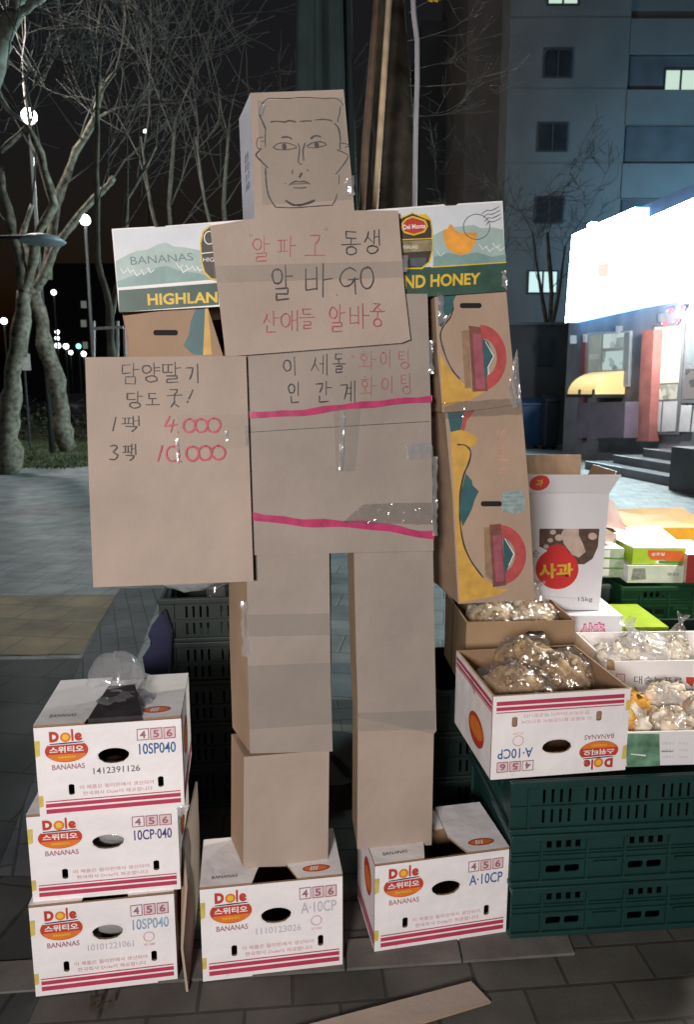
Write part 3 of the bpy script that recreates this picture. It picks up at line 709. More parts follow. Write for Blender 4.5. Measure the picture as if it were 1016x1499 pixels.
c.ring(ell(698, 332, 20, 19, 36), ell(698, 332, 18.8, 17.8, 36), GREYINK)
for k in range(4): c.curve([(706 + 2*k, 313 + 5.5*k), (713 + k, 308 + 5.5*k), (720 + k, 308 + 5.5*k), (731 + k, 302.5 + 5.5*k)], 1.3, GREYINK)
c.build('carton_print', sh)
# head
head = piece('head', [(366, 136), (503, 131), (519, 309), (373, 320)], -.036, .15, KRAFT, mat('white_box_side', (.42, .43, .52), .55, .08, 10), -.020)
c = px_canvas(fG, -.036); c.lift = .0004
def Z(pts): return [(340 + x/5.08, 120 + y/5.08) for x, y in pts]
def L(pts, wd=1.5, m=None): c.curve(Z(pts), wd*1.15, m or BLACKINK, .12)
L([(235, 145), (268, 122), (330, 122), (420, 122), (510, 115), (600, 117), (690, 122), (770, 122), (815, 155), (822, 175)], 1.1)
L([(232, 150), (205, 185), (200, 235), (222, 290), (245, 345)], 2.0); L([(805, 180), (797, 240), (790, 260), (785, 300)], 1.2)
L([(285, 297), (330, 292), (390, 297), (420, 287), (470, 296)], 1.9); L([(500, 293), (545, 290), (590, 290)], 1.6); L([(615, 283), (680, 278), (730, 285), (742, 295)], 1.4)
L([(248, 340), (244, 420), (246, 485)], 1.2); L([(762, 310), (790, 345), (803, 420), (800, 500)], 1.9)
L([(232, 410), (195, 415), (180, 450), (188, 492), (215, 495)], 1.0); L([(212, 440), (238, 440)], .9)
L([(805, 455), (850, 460), (868, 475), (840, 485)], 1.0)
L([(212, 498), (178, 535), (182, 555), (225, 600), (262, 636)], 1.9); L([(780, 505), (830, 525), (862, 550), (830, 610), (770, 685)], 1.3)
L([(246, 640), (250, 730), (262, 820), (290, 885), (322, 930)], 1.8); L([(322, 930), (450, 935), (600, 925), (745, 916)], 1.2); L([(745, 916), (770, 870), (778, 830)], 1.1); L([(795, 690), (792, 760)], 1.1)
L([(368, 412), (395, 408), (425, 412), (440, 425)], 1.9); L([(585, 420), (605, 403), (635, 400), (655, 408)], 2.1)
L([(303, 485), (340, 458), (385, 452), (435, 460), (478, 485), (430, 500), (370, 503), (325, 498), (303, 485)], 1.1); L([(553, 478), (590, 455), (640, 443), (680, 450), (700, 468)], 1.4); L([(560, 485), (610, 490), (660, 480), (695, 470)], .9)
L([(488, 455), (500, 500), (492, 560), (490, 590), (505, 612)], 1.3); L([(540, 455), (526, 510), (530, 585)], 1.5); L([(505, 612), (520, 610)], .9)
L([(448, 655), (445, 680)], 1.2); L([(555, 650), (565, 662)], 1.3); L([(515, 680), (500, 705)], 3.0)
L([(425, 765), (450, 745), (475, 738), (505, 742), (535, 738), (575, 758)], 1.5); L([(440, 758), (500, 757), (560, 752)], .8); L([(455, 785), (500, 788), (550, 783)], 1.1); L([(390, 750), (400, 758)], .8)
L([(398, 882), (440, 908), (490, 915), (545, 905), (610, 880)], 2.7)
for ex, ey in ((385, 480), (626, 468)): c.poly([(340 + (ex + 17*math.cos(a*.5))/5.08, 120 + (ey + 24*math.sin(a*.5))/5.08) for a in range(13)], BLACKINK)
c.build('drawn_face', head)
c = Canvas(lambda a, b, l: fG.P(366, 136, -.036).lerp(fG.P(373, 320, -.036), b) + Vector((-.020, .15, 0))*a - Vector((l, 0, 0)))
for v in (.40, .48, .56, .64): c.poly([(.3, v), (.62, v-.005), (.64, v+.055), (.32, v+.06)], NAVY)
c.build('side_print', head)
# chest card
chest = piece('chest_card', [(307, 331), (373, 319), (519, 308), (583, 308), (592, 420), (601, 497), (588, 502), (330, 522), (318, 420)], -.044, .007, KRAFT, KRAFT_B)
c = px_canvas(fG, -.044); c.lift = .0004
for ch, b, wd, m in (('"', (364, 343, 371, 350), 1.2, REDINK), ('알', (369, 346, 395, 384), 1.7, REDINK), ('파', (406, 345, 434, 376), 1.7, REDINK), ('고', (447, 341, 476, 378), 1.7, REDINK), ('"', (474, 334, 481, 341), 1.0, REDINK), ('동', (500, 338, 528, 374), 2.0, BLACKINK), ('생', (532, 336, 558, 372), 2.0, BLACKINK),
                 ('알', (397, 389, 428, 440), 2.3, BLACKINK), ('바', (444, 386, 487, 434), 2.4, BLACKINK), ('.', (490, 426, 496, 432), 1.6, BLACKINK), ('G', (497, 390, 525, 430), 2.1, BLACKINK), ('O', (527, 391, 547, 422), 2.2, BLACKINK),
                 ('산', (384, 456, 408, 488), 1.6, REDINK), ('애', (410, 454, 438, 485), 1.6, REDINK), ('들', (438, 451, 460, 482), 1.6, REDINK), ('알', (481, 446, 505, 486), 1.6, REDINK), ('바', (510, 444, 541, 481), 1.6, REDINK), ('중', (542, 443, 563, 479), 1.7, REDINK)):
    c.hand(ch, *b, wd, m)
c.build('lettering', chest)
# arms
la = piece('left_arm', [(181, 462), (303, 447), (326, 520), (330, 700), (200, 700)], .0, .24, KRAFT_B, KRAFT_B)
c = px_canvas(fG, .0)
SL = mat('slot_shade', (.012, .01, .009), .9, 0)  # shade inside the hand slots, painted flat on the arm boxes
TEAL = mat('teal_print', (.035, .11, .12), .5, .15, 30); OCH = mat('ochre_print', (.56, .33, .07), .5, .15, 30); ROSE = mat('rose_print', (.42, .075, .075), .5, .2, 30); MAROON = mat('maroon_print', (.19, .07, .055), .5, .2, 40); PLUM = mat('pink_brown_print', (.32, .09, .12), .5, .2, 40)
c.poly([(287, 450), (300, 449), (301, 520), (282, 519), (268, 506), (276, 490), (279, 470)], TEAL); c.poly([(300, 449), (304, 448), (310, 519), (297, 520)], OCH)
c.stroke([(180, 462), (186, 495), (188, 522)], 2.2, MAROON)
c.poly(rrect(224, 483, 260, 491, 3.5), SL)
c.build('carton_print', la)
def arm(name, pts, y, slot, art):
    mb = MB(); fp = [fG.P(px, py, y) for px, py in pts]
    mb.prism(fp, [Vector((.0, .22, 0))]*len(fp), art, KRAFT_B); return bevel(mb.build(name, robot), .002, 2)
TANP = cardboard('printed_tan', (.40, .29, .215))
ra = arm('right_upper_arm', [(636, 428), (741, 421), (748, 500), (758, 592), (700, 600), (648, 604), (641, 520)], -.006, None, TANP)
c = px_canvas(fG, -.006)
def Q(pts): return [(560 + x/4.233, 290 + y/4.233) for x, y in pts]
c.poly(Q([(343, 575), (470, 565), (462, 590), (440, 640), (445, 690), (400, 740), (368, 800), (350, 790)]), TEAL)
c.poly(Q([(358, 960), (400, 1040), (470, 1120), (560, 1190), (640, 1195), (560, 1245), (480, 1262), (372, 1300), (365, 1200)]), OCH)
c.curve(Q([(440, 680), (420, 740), (375, 800), (360, 860), (385, 960), (430, 1060), (480, 1120)]), 2, BLACKINK)
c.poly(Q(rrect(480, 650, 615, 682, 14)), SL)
n = 20; arc = [(605 + 165*math.sin(math.pi*k/n), 990 - 205*math.cos(math.pi*k/n)) for k in range(n+1)]; arc2 = [(615 + 95*math.sin(math.pi*k/n), 990 - 120*math.cos(math.pi*k/n)) for k in range(n+1)]
c.geo(Q(arc) + Q(arc2), [(i, i+1, n+2+i, n+1+i) for i in range(n)], ROSE)
c.poly(Q([(535, 790), (610, 800), (655, 1195), (560, 1200)]), MAROON); c.poly(Q([(560, 840), (612, 845), (640, 1180), (580, 1180)]), PLUM)
c.poly(Q([(620, 870), (655, 890), (690, 985), (655, 1060), (645, 1130), (635, 1120)]), TEAL); c.stroke(Q([(640, 890), (690, 980), (655, 1050), (660, 1090)]), 1.5, PAPER)
c.poly(Q([(490, 825), (535, 815), (552, 1175), (512, 1180)]), mat('brown_print', (.27, .17, .10), .6, .2, 40))
c.build('carton_print', ra)
rl = arm('right_lower_arm', [(651, 600), (700, 592), (764, 590), (775, 720), (783, 878), (744, 880), (671, 884), (662, 720)], .002, None, TANP)
c = px_canvas(fG, .002)
def Q2(pts): return [(620 + x/3.387, 560 + y/3.387) for x, y in pts]
c.poly(Q2([(118, 135), (205, 130), (185, 235), (135, 245)]), TEAL); c.poly(Q2([(205, 130), (270, 120), (215, 190), (195, 270), (185, 240)]), ROSE)
c.poly(Q2([(135, 245), (185, 235), (225, 245), (268, 275), (260, 310), (225, 320), (235, 360), (200, 450), (190, 560), (195, 800), (240, 900), (290, 960), (370, 1020), (430, 1025), (350, 1060), (180, 1090), (155, 600)]), OCH)
c.curve(Q2([(170, 308), (210, 312), (235, 345), (225, 400), (200, 460), (182, 560), (182, 680), (200, 800), (240, 890), (298, 968)]), 2.2, BLACKINK)
c.poly(Q2([(210, 450), (240, 485), (245, 510), (275, 540), (255, 580), (240, 630), (195, 715), (178, 640), (190, 530)]), TEAL)
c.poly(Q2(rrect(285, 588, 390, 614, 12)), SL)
c.poly(Q2([(388, 545), (470, 535), (500, 540), (505, 630), (470, 650), (390, 640)]), mat('grey_teal_label', (.25, .33, .33), .5, .25, 60))
for k in range(4): c.stroke(Q2([(395, 560 + 20*k), (495, 556 + 20*k)]), 1, mat('grey_line', (.4, .42, .42), .6, 0), .4)
arc = [(375 + 135*math.sin(math.pi*k/n), 855 - 150*math.cos(math.pi*k/n)) for k in range(n+1)]; arc2 = [(385 + 70*math.sin(math.pi*k/n), 855 - 85*math.cos(math.pi*k/n)) for k in range(n+1)]
c.geo(Q2(arc) + Q2(arc2), [(i, i+1, n+2+i, n+1+i) for i in range(n)], ROSE)
c.poly(Q2([(328, 705), (385, 700), (412, 1005), (345, 1015)]), MAROON); c.poly(Q2([(345, 760), (385, 755), (400, 985), (360, 990)]), PLUM)
c.poly(Q2([(395, 770), (420, 785), (448, 850), (425, 900), (405, 960)]), TEAL); c.stroke(Q2([(405, 775), (450, 850), (425, 905)]), 1.4, PAPER)
c.poly(Q2([(300, 720), (328, 715), (345, 985), (308, 960)]), mat('brown_print', (.27, .17, .10), .6, .2, 40))
c.text('Sumifru', 0, 0, 0, 0, mat('faint_orange_print', (.52, .27, .20), .6, .2, 40), .0, [Q2([(412, 235)])[0], Q2([(420, 450)])[0], Q2([(375, 450)])[0], Q2([(365, 235)])[0]])
c.build('carton_print', rl)
# tape
for i, q in enumerate((((312, 389), (590, 382), (592, 406), (314, 414)), ((376, 147), (502, 142), (516, 292), (384, 300)), ((362, 900), (485, 898), (485, 930), (363, 932)), ((362, 975), (486, 970), (486, 1060), (364, 1068)), ((522, 1044), (637, 1040), (637, 1068), (522, 1072)), ((488, 600), (528, 598), (520, 690), (492, 690)))):
    y = (-.0465, -.0385, -.0165, -.0165, .0155, -.0305)[i]
    c = Canvas(lambda a, b, l, y=y: fG.P(a, b, y)); c.poly(q, TAPE); c.build('tape', robot)
for i, (q, y, nx, ny, amp) in enumerate(((((505, 262), (518, 258), (519, 287), (504, 284)), -.040, 5, 7, .004), (((594, 650), (632, 646), (634, 668), (596, 674)), -.033, 7, 5, .0025), (((626, 500), (634, 498), (634, 548), (626, 546)), -.036, 3, 10, .004),
        (((756, 510), (762, 590), (752, 600), (744, 570)), -.012, 4, 8, .004), (((640, 430), (648, 428), (652, 470), (643, 475)), -.012, 3, 8, .004), (((735, 398), (741, 396), (742, 425), (735, 418)), -.022, 3, 5, .003), (((588, 375), (597, 374), (597, 398), (590, 398)), -.049, 3, 5, .003),
        (((498, 602), (504, 602), (502, 690), (496, 690)), -.033, 2, 14, .002), (((530, 738), (634, 735), (634, 768), (500, 766)), -.033, 16, 5, .0018), (((646, 590), (764, 582), (765, 606), (652, 612)), -.006, 16, 4, .003), (((352, 880), (362, 880), (364, 960), (354, 960)), -.012, 3, 12, .004),
        (((379, 153), (387, 153), (384, 168), (377, 168)), -.041, 2, 4, .002), (((632, 668), (640, 668), (640, 784), (634, 784)), -.034, 2, 16, .003))):
    crumple(fG, q, y, nx, ny, amp, TAPE_W if i not in (8, 9) else film('thin_tape', (.92, .92, .91), .16, .04, .1, .7, 50), 'tape', robot, 30 + i)

# price placard hanging from the figure's left arm
fP = Frame((-.40, 1.605, .70), 9.0)
card = thing('price_placard', 'upright kraft card with handwritten strawberry prices hanging on the figure\'s left arm', 'price sign', fP)
mb = MB(); mb.prism([fP.P(*q, 0) for q in ((124, 523), (360, 521), (366, 700), (371, 851), (136, 860), (129, 690))], (0, .005, 0), KRAFT, KRAFT_B); bevel(mb.build('card', card), .001, 1)
c = px_canvas(fP, 0); c.lift = .0004
for ch, b, wd, m in (('담', (177, 531, 203, 563), 2.0, BLACKINK), ('양', (207, 532, 234, 560), 2.0, BLACKINK), ('딸', (237, 530, 265, 561), 2.0, BLACKINK), ('기', (271, 533, 295, 560), 2.2, BLACKINK),
                     ('당', (184, 573, 209, 598), 2.0, BLACKINK), ('도', (213, 574, 232, 595), 2.0, BLACKINK), ('굿', (244, 569, 266, 596), 2.0, BLACKINK), ('!', (272, 571, 283, 589), 2.4, BLACKINK),
                     ('1', (162, 611, 171, 631), 1.9, BLACKINK), ('팩', (177, 609, 206, 632), 1.7, BLACKINK), ('4', (239, 610, 259, 632), 2.8, PRICEINK), ('.', (258, 628, 263, 633), 2.4, PRICEINK), ('0', (267, 613, 286, 633), 3.0, PRICEINK), ('0', (284, 613, 304, 633), 3.0, PRICEINK), ('0', (302, 612, 323, 633), 3.0, PRICEINK),
                     ('3', (159, 651, 173, 674), 1.9, BLACKINK), ('팩', (179, 650, 200, 675), 1.7, BLACKINK), ('1', (227, 653, 240, 675), 3.0, PRICEINK), ('0', (242, 653, 262, 676), 2.8, PRICEINK), ('.', (262, 671, 267, 676), 2.4, PRICEINK), ('0', (271, 653, 291, 675), 3.0, PRICEINK), ('0', (289, 652, 310, 674), 3.0, PRICEINK), ('0', (308, 652, 330, 673), 3.0, PRICEINK)):
    c.hand(ch, *b, wd, m)
c.build('lettering', card)
c = Canvas(lambda a, b, l: fP.P(a, b, -.0016)); c.poly([(258, 608), (362, 606), (363, 655), (260, 660)], film('faint_tape', (.95, .95, .945), .004, .02, .4)); c.build('tape', card)
for i, q in enumerate((((329, 630), (334, 630), (333, 646), (329, 645)), ((257, 642), (261, 642), (262, 678), (259, 678)), ((357, 622), (363, 622), (363, 652), (358, 652)))): crumple(fP, q, -.003, 2, 4, .0015, TAPE_W, 'tape', card, 70+i)

# ------------------------------------------------------------------ loose card on the ground, card standing by the stack
mb = MB(); pts = [gnd(690, 1436, .02), gnd(719, 1466, .014), gnd(600, 1502, .014), gnd(520, 1528, .012), gnd(400, 1530, .012), gnd(430, 1505, .018)]
mb.prism(pts, (0, 0, -.006), KRAFT, KRAFT_B); tag(mb.build('cardboard_strip'), 'long flat strip of kraft cardboard lying on the foreground paving', 'cardboard')
lm = mat('dead_leaf', (.035, .024, .015), .8, .4, 60); mb = MB(); g0 = gnd(150, 1468, .012)
for k in range(7):
    p = g0 + Vector((random.uniform(-.03, .03), random.uniform(-.012, .012), 0)); a = random.uniform(0, 6); e1 = Vector((math.cos(a), math.sin(a), .3))*.014; e2 = Vector((-math.sin(a), math.cos(a), .5))*.009
    mb.face([p - e1, p + e2, p + e1 + Vector((0, 0, .006)), p - e2 + Vector((0, 0, .004))], lm)
tag(mb.build('dead_leaf'), 'dark curled dead leaf crumbled on the paving below the left carton stack', 'leaf')
fS = Frame(gnd(272, 1452, .008), 8)
mb = MB(); a = Vector((-.004, -.02, 0)); 
pr = [(0, 0, 0), (-.012, .03, .10), (.002, .06, .25), (-.006, .10, .335), (.006, .42, .33), (.004, .45, 0)]
mb.prism(pr, (.006, 0, 0), KRAFT_B, KRAFT); o = mb.build('cardboard_sheet'); o.location = fS.o; o.rotation_euler = (0, 0, fS.yaw)
tag(o, 'thin cardboard sheet standing on edge between the left stack and the left foot carton', 'cardboard')

# ------------------------------------------------------------------ plastic crates
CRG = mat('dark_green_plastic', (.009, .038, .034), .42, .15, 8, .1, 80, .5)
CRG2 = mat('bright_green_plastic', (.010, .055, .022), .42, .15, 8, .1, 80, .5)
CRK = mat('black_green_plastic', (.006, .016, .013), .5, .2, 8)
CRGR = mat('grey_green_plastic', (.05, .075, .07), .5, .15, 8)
def crate(fr, wd, ht, dp, label, style, m, group):
    t = thing('plastic_crate', label, 'crate', fr, group); T = .004
    def holes(W):
        out = []
        if style == 'vslot':
            n = int((W - .12)/.024); x0 = .09
            for r_ in (.30, .68):
                for i in range(n):
                    if (i % 9) in (4,) : continue
                    x = x0 + i*.024; out.append([(x, ht*(r_-.13)), (x+.008, ht*(r_-.13)), (x+.008, ht*(r_+.13)), (x, ht*(r_+.13))])
        elif style == 'hslot':
            x = .10
            while x + .13 < W:
                for k in range(4): out.append([(x + .027*k, ht*.70), (x + .027*k + .015, ht*.70), (x + .027*k + .015, ht*.84), (x + .027*k, ht*.84)])
                for k in range(2): out.append(rrect(x + .053*k, ht*.22, x + .053*k + .043, ht*.36, .006, 2))
                x += .235
        return out
    mb = MB()
    plate(mb, [(0, 0), (wd, 0), (wd, ht), (0, ht)], holes(wd), T, lambda x, y, z: Vector((x, y + .012, z)), m, m)
    plate(mb, [(0, 0), (wd, 0), (wd, ht), (0, ht)], [], T, lambda x, y, z: Vector((x, dp - y - .012, z)), m, m)
    plate(mb, [(0, 0), (dp - .03, 0), (dp - .03, ht), (0, ht)], holes(dp - .03), T, lambda x, y, z: Vector((y + .010, x + .015, z)), m, m)
    plate(mb, [(0, 0), (dp - .03, 0), (dp - .03, ht), (0, ht)], holes(dp - .03), T, lambda x, y, z: Vector((wd - y - .010, x + .015, z)), m, m)
    mb.build('walls', t)
    mb = MB(); mb.box((.012, .014, .002), (wd - .012, dp - .014, .008), CRK); mb.build('floor', t)
    for z0, z1 in ((ht - .02, ht - .0005), (.0, .016)):
        mb = MB(); mb.box((-.002, .0, z0), (wd + .002, .0098, z1), m); mb.box((-.002, dp - .0098, z0), (wd + .002, dp, z1), m)
        mb.box((-.003, .0099, z0), (.0075, dp - .0099, z1), m); mb.box((wd - .0075, .0099, z0), (wd + .003, dp - .0099, z1), m); bevel(mb.build('rim', t), .003, 2)
    mb = MB()
    xs = [.085 + .235*k for k in range(int((wd-.085)/.235) + 1)] if style == 'hslot' else [.05, wd - .05]
    if style == 'hslot': xs = sorted(xs + [x + .128 for x in xs if x + .128 < wd])
    for x in xs: mb.box((x - .003, .002, .0165), (x + .003, .0095, ht - .0205), m)
    if style == 'hslot':
        for z in (.45, .56, .62): mb.box((.0, .004, ht*z), (wd, .0092, ht*z + .004), m)
        for k in range(len(xs)//2):
            if 2*k+2 < len(xs): mb.box((xs[2*k+1] + .02, .003, ht*.36), (xs[2*k+2] - .02, .0093, ht*.42), m)
    else: mb.box((.0, .004, ht*.48), (wd, .0092, ht*.52), m)
    mb.build('ribs', t)
    return t
gC = 'green plastic crates stacked at the right front'
c0 = gnd(748, 1376, .008)
for i, (st, nm) in enumerate((('hslot', 'dark green plastic crate at the bottom of the right front stack, on the paving'), ('hslot', 'dark green plastic crate in the middle of the right front stack'), ('vslot', 'dark green plastic crate with upright slots at the top of the right front stack'))):
    crate(Frame((c0.x - .006*i, c0.y + .004*i, .008 + .155*i), 4.8), .66, .155, .44, nm, st, CRG, gC)
# crates carrying the goods farther back
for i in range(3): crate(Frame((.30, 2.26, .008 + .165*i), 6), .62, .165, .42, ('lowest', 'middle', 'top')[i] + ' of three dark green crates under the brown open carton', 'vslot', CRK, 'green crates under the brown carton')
g2 = 'bright green crates stacked at the right rear'
fb = at(908, 925, 3.0)
for i in range(4): crate(Frame((fb.x, 3.0, .008 + .163*i), 2), .60, .163, .42, ('lowest bright green crate of the right rear stack', 'second bright green crate from the bottom of the right rear stack', 'third bright green crate from the bottom of the right rear stack', 'top bright green crate of the right rear stack, under the lettuce cartons')[i], 'hslot', CRG2, g2)
fb2 = at(877, 900, 2.95)
for i in range(4): crate(Frame((fb2.x - .50, 3.02, .008 + .163*i), 2), .58, .163, .42, ('lowest', 'second lowest', 'second highest', 'highest')[i] + ' grey green crate standing behind the white apple carton', 'vslot', CRGR, 'grey green crates behind the apple carton')
dented(CRG, .1)
fb3 = at(912, 941, 2.62)
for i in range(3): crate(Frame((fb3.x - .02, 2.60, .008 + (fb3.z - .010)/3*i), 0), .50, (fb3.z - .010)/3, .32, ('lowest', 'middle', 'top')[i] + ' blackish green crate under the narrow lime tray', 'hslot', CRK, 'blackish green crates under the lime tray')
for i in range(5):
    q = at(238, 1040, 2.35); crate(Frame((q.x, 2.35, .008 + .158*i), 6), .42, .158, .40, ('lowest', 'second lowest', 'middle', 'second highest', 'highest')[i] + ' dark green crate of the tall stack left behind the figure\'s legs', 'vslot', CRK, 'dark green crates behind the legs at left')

# ------------------------------------------------------------------ brown open carton with bags
def open_carton(fr, wd, ht, dp, label, mo, mi_, hole=None, T=.006, parts=None, group=None, name='open_carton', cat='carton', hb=None):
    t = thing(name, label, cat, fr, group); mb = MB(); hb = hb or ht
    plate(mb, [(0, 0), (wd, 0), (wd, ht), (0, ht)], hole or [], T, lambda x, y, z: Vector((x, y + T/2, z)), mo, mi_)
    mb.prism([(0, dp, 0), (0, T, 0), (0, T, ht), (0, dp, hb)], (T, 0, 0), mo, mi_); mb.prism([(wd, T, 0), (wd, dp, 0), (wd, dp, hb), (wd, T, ht)], (-T, 0, 0), mo, mi_)
    mb.prism([(wd-T, dp, 0), (T, dp, 0), (T, dp, hb), (wd-T, dp, hb)], (0, -T, 0), mo, mi_); mb.prism([(T, T, 0), (wd-T, T, 0), (wd-T, dp-T, 0), (T, dp-T, 0)], (0, 0, T), mo, mi_)
    mb.build('carton_body', t); return t
KRB2 = cardboard('warm_brown_board', (.36, .24, .14))
q = at(683, 911, 2.24)
fO = Frame((q.x, 2.24, .505), 3)
open_carton(fO, .365, q.z - .505, .36, 'plain brown open carton of nut bags between the figure\'s right arm and the banana carton', KRB2, KRAFT_D, [rrect(.20, .19, .265, .215, .012)])
gO = 'bags of nuts in the plain brown carton'
PN = [mat('cream_nut', (.62, .52, .38), .6, .25, 60), NUT[1], NUT[0]]
bag_of(fO, (.125, .14, .215), .085, (1.15, .9, .65), 'left bag of pale nuts in the plain brown carton', 'bag of nuts', PN, .017, 70, 31, gO, filmm=SHINY, tie=(-.035, .02, .10))
bag_of(fO, (.255, .13, .225), .080, (1.1, .9, .65), 'right bag of pale nuts in the plain brown carton', 'bag of nuts', PN, .017, 70, 33, gO, filmm=SHINY, tie=(.03, .03, .09))

# ------------------------------------------------------------------ apple carton on lettuce carton
q = at(878, 893, 2.50); fX = Frame((q.x - .40, 2.50, q.z), 0)
CW = mat('cool_white_board', (.72, .72, .77), .5, .05, 4, .1, 100)
t = thing('apple_carton', 'white apple carton with a red round badge, flaps open, standing on the lettuce carton', 'carton', fX)
def xz(px, py, y=0): return fX.P(px, py, y)
mb = MB(); TL = xz(885, 722); wd, ht = .40, TL.z
mb.prism([(0, 0, 0), (.40, 0, 0), (.41, 0, ht), (0, 0, ht)], (0, .005, 0), CW, KRAFT_D); mb.prism([(.40, .005, 0), (.40, .30, 0), (.41, .30, ht), (.41, .005, ht)], (-.005, 0, 0), CW, KRAFT_D)
mb.prism([(0, .30, 0), (0, .005, 0), (0, .005, ht), (0, .30, ht)], (.005, 0, 0), CW, KRAFT_D); mb.prism([(.395, .30, 0), (.005, .30, 0), (.005, .30, ht), (.395, .30, ht)], (0, -.005, 0), CW, KRAFT_D)
bevel(mb.build('carton_body', t), .002, 2)
mb = MB(); fq = [xz(885, 721), xz(885, 722) - Vector((.42, 0, 0)), xz(893, 706) - Vector((.44, -.02, 0)), xz(893, 706)]; fq = [Vector((0, -.002, ht+.001)), Vector((.41, -.002, ht+.001)), Vector((.43, -.05, ht+.072)), Vector((0, -.05, ht+.072))]
mb.prism(fq, (0, .004, .0), CW, KRAFT_B); mb.build('front_flap', t)
mb = MB(); mb.prism([(0, .29, ht), (.40, .29, ht), (.405, .31, ht+.11), (0, .31, ht+.11)], (0, .004, 0), KRAFT_B, CW); mb.build('back_flap', t)
mb = MB(); mb.prism([(.408, .02, ht+.001), (.408, .28, ht+.001), (.44, .27, ht+.075), (.44, .03, ht+.075)], (.004, 0, 0), KRAFT_B, CW); mb.build('side_flap', t)
c = px_canvas(fX, 0)
DKP = mat('dark_photo_print', (.10, .06, .045), .5, .35, 40); PEACH = mat('peach_print', (.55, .42, .36), .5, .2, 30)
c.poly([(790, 774), (878, 774), (876, 800), (868, 818), (856, 826), (846, 826), (790, 800)], DKP)
c.poly([(826, 774), (848, 774), (848, 784), (854, 796), (858, 808), (848, 816), (838, 812), (826, 796), (822, 782)], PEACH)
for x, y, r_ in ((810, 779, 4.5), (819, 787, 6), (806, 791, 4), (868, 785, 6.5), (832, 780, 7), (800, 800, 4)): c.poly(ell(x, y, r_, r_*.8, 14), PEACH)
c.poly(ell(816, 833, 31.5, 29.5, 40), mat('badge_red', (.58, .03, .03), .45, .08, 20)); c.poly(ell(816, 806, 15, 9, 20), mat('badge_red', (.5, .02, .02)))
c.text('사과', 0, 0, 0, 0, YELP, .03, [(789, 825), (840, 824), (839, 845), (790, 847)])
c.text('순', 780, 805, 790, 815, GREYINK); c.text('15kg', 847, 874, 868, 882, GREYINK, .01); c.stroke([(785, 872), (845, 876)], 1, PALEP)
c.build('carton_print', t)
c = Canvas(lambda a, b, l: Vector((a, -.002 - b*.048 - l, ht + .001 + b*.071))); c.poly([(p_[0], p_[1]) for p_ in ell(.152, .55, .035, .42, 24)], MATS['badge_red'])
c.text('과', .140, .75, .165, .35, YELP, .02); c.build('flap_print', t)
fY = Frame((fX.o.x - .0, 2.44, .508), 0); zt = fX.o.z - .508 - .002
t = thing('lettuce_carton', 'closed white lettuce carton with pink lettering under the apple carton', 'carton', fY); mb = MB(); xr = fY.P(911, 930, 0).x
mb.box((0, 0, 0), (xr, .40, zt), CW); bevel(mb.build('carton_body', t), .003, 2)
c = px_canvas(fY, 0); HOT = mat('magenta_print', (.55, .06, .22), .5, .1, 20)
c.text('상추', 0, 0, 0, 0, HOT, .06, [(850, 912), (887, 910), (887, 934), (850, 936)]); c.text('상추', 0, 0, 0, 0, mat('pale_pink_print', (.78, .55, .62), .5, .1), .015, [(852, 914), (885, 912), (885, 932), (852, 934)])
c.poly(ell(877, 949, 9, 6), TEAL); c.poly(ell(860, 945, 6, 4), PALEP); c.stroke([(848, 958), (890, 956)], 3, G2); c.build('carton_print', t)
fZ = Frame((fY.o.x, 2.46, .008), 0); crate(fZ, .62, .245, .40, 'lower crate under the lettuce carton, behind the banana carton', 'hslot', CRG, 'crates under the lettuce carton'); crate(Frame((fY.o.x, 2.46, .255), 0), .62, .245, .40, 'upper crate under the lettuce carton, behind the banana carton', 'hslot', CRG, 'crates under the lettuce carton')

# ------------------------------------------------------------------ mushroom trays at the right edge
q = at(916, 1122, 1.825); fT = Frame((q.x, 1.825, .476), 3)
t = open_carton(fT, .40, .10, .26, 'low printed tray of bagged mushrooms on the front crates beside the banana carton', PAPER, WHITE, name='mushroom_tray', cat='tray')
c = px_canvas(fT, 0); c.poly([(917, 1074), (966, 1074), (967, 1121), (918, 1123)], mat('green_photo_print', (.13, .26, .17), .45, .5, 25)); c.stroke([(925, 1104), (945, 1106)], 3, PAPER, .5)
for k in range(3): c.text('상품표시', 970, 1086 + 10*k, 988, 1090 + 10*k, PALEP); c.text('국내산', 994, 1086 + 10*k, 1008, 1090 + 10*k, PALEP)
c.stroke([(970, 1100), (985, 1100)], 3, G2); c.build('carton_print', t)
MUSH = [mat('ivory_mushroom', (.72, .60, .46), .6, .2, 30), mat('cream_mushroom', (.78, .71, .60), .6, .15, 30), mat('brown_mushroom', (.33, .22, .16), .6, .3, 30)]
ORG = [mat('orange_peel', (.75, .36, .05), .5, .15, 30), mat('amber_peel', (.72, .44, .10), .5, .15, 30)]
gT = 'bags of mushrooms in the low tray'
bag_of(fT, (.055, .10, .098), .072, (.75, .8, .9), 'clear bag with orange produce at the left of the mushroom tray', 'food bag', ORG + [MUSH[1]], .024, 40, 41, gT)
bag_of(fT, (.150, .07, .082), .062, (1.1, .9, .85), 'clear bag of ivory mushrooms at the front of the mushroom tray', 'food bag', MUSH[:2], .02, 45, 43, gT, filmm=SHINY)
bag_of(fT, (.190, .17, .098), .072, (1.1, .8, .8), 'clear bag of cream mushrooms at the back of the mushroom tray', 'food bag', MUSH[:2], .02, 45, 47, gT, filmm=POLYW)
bag_of(fT, (.29, .11, .088), .072, (1.0, .9, .85), 'clear bag of brownish mushrooms at the right edge of the mushroom tray', 'food bag', MUSH + ORG[:1], .022, 45, 49, gT, filmm=POLYW)
q = at(884, 1040, 2.14); z0 = .505
fV = Frame((q.x, 2.14, z0), 2)
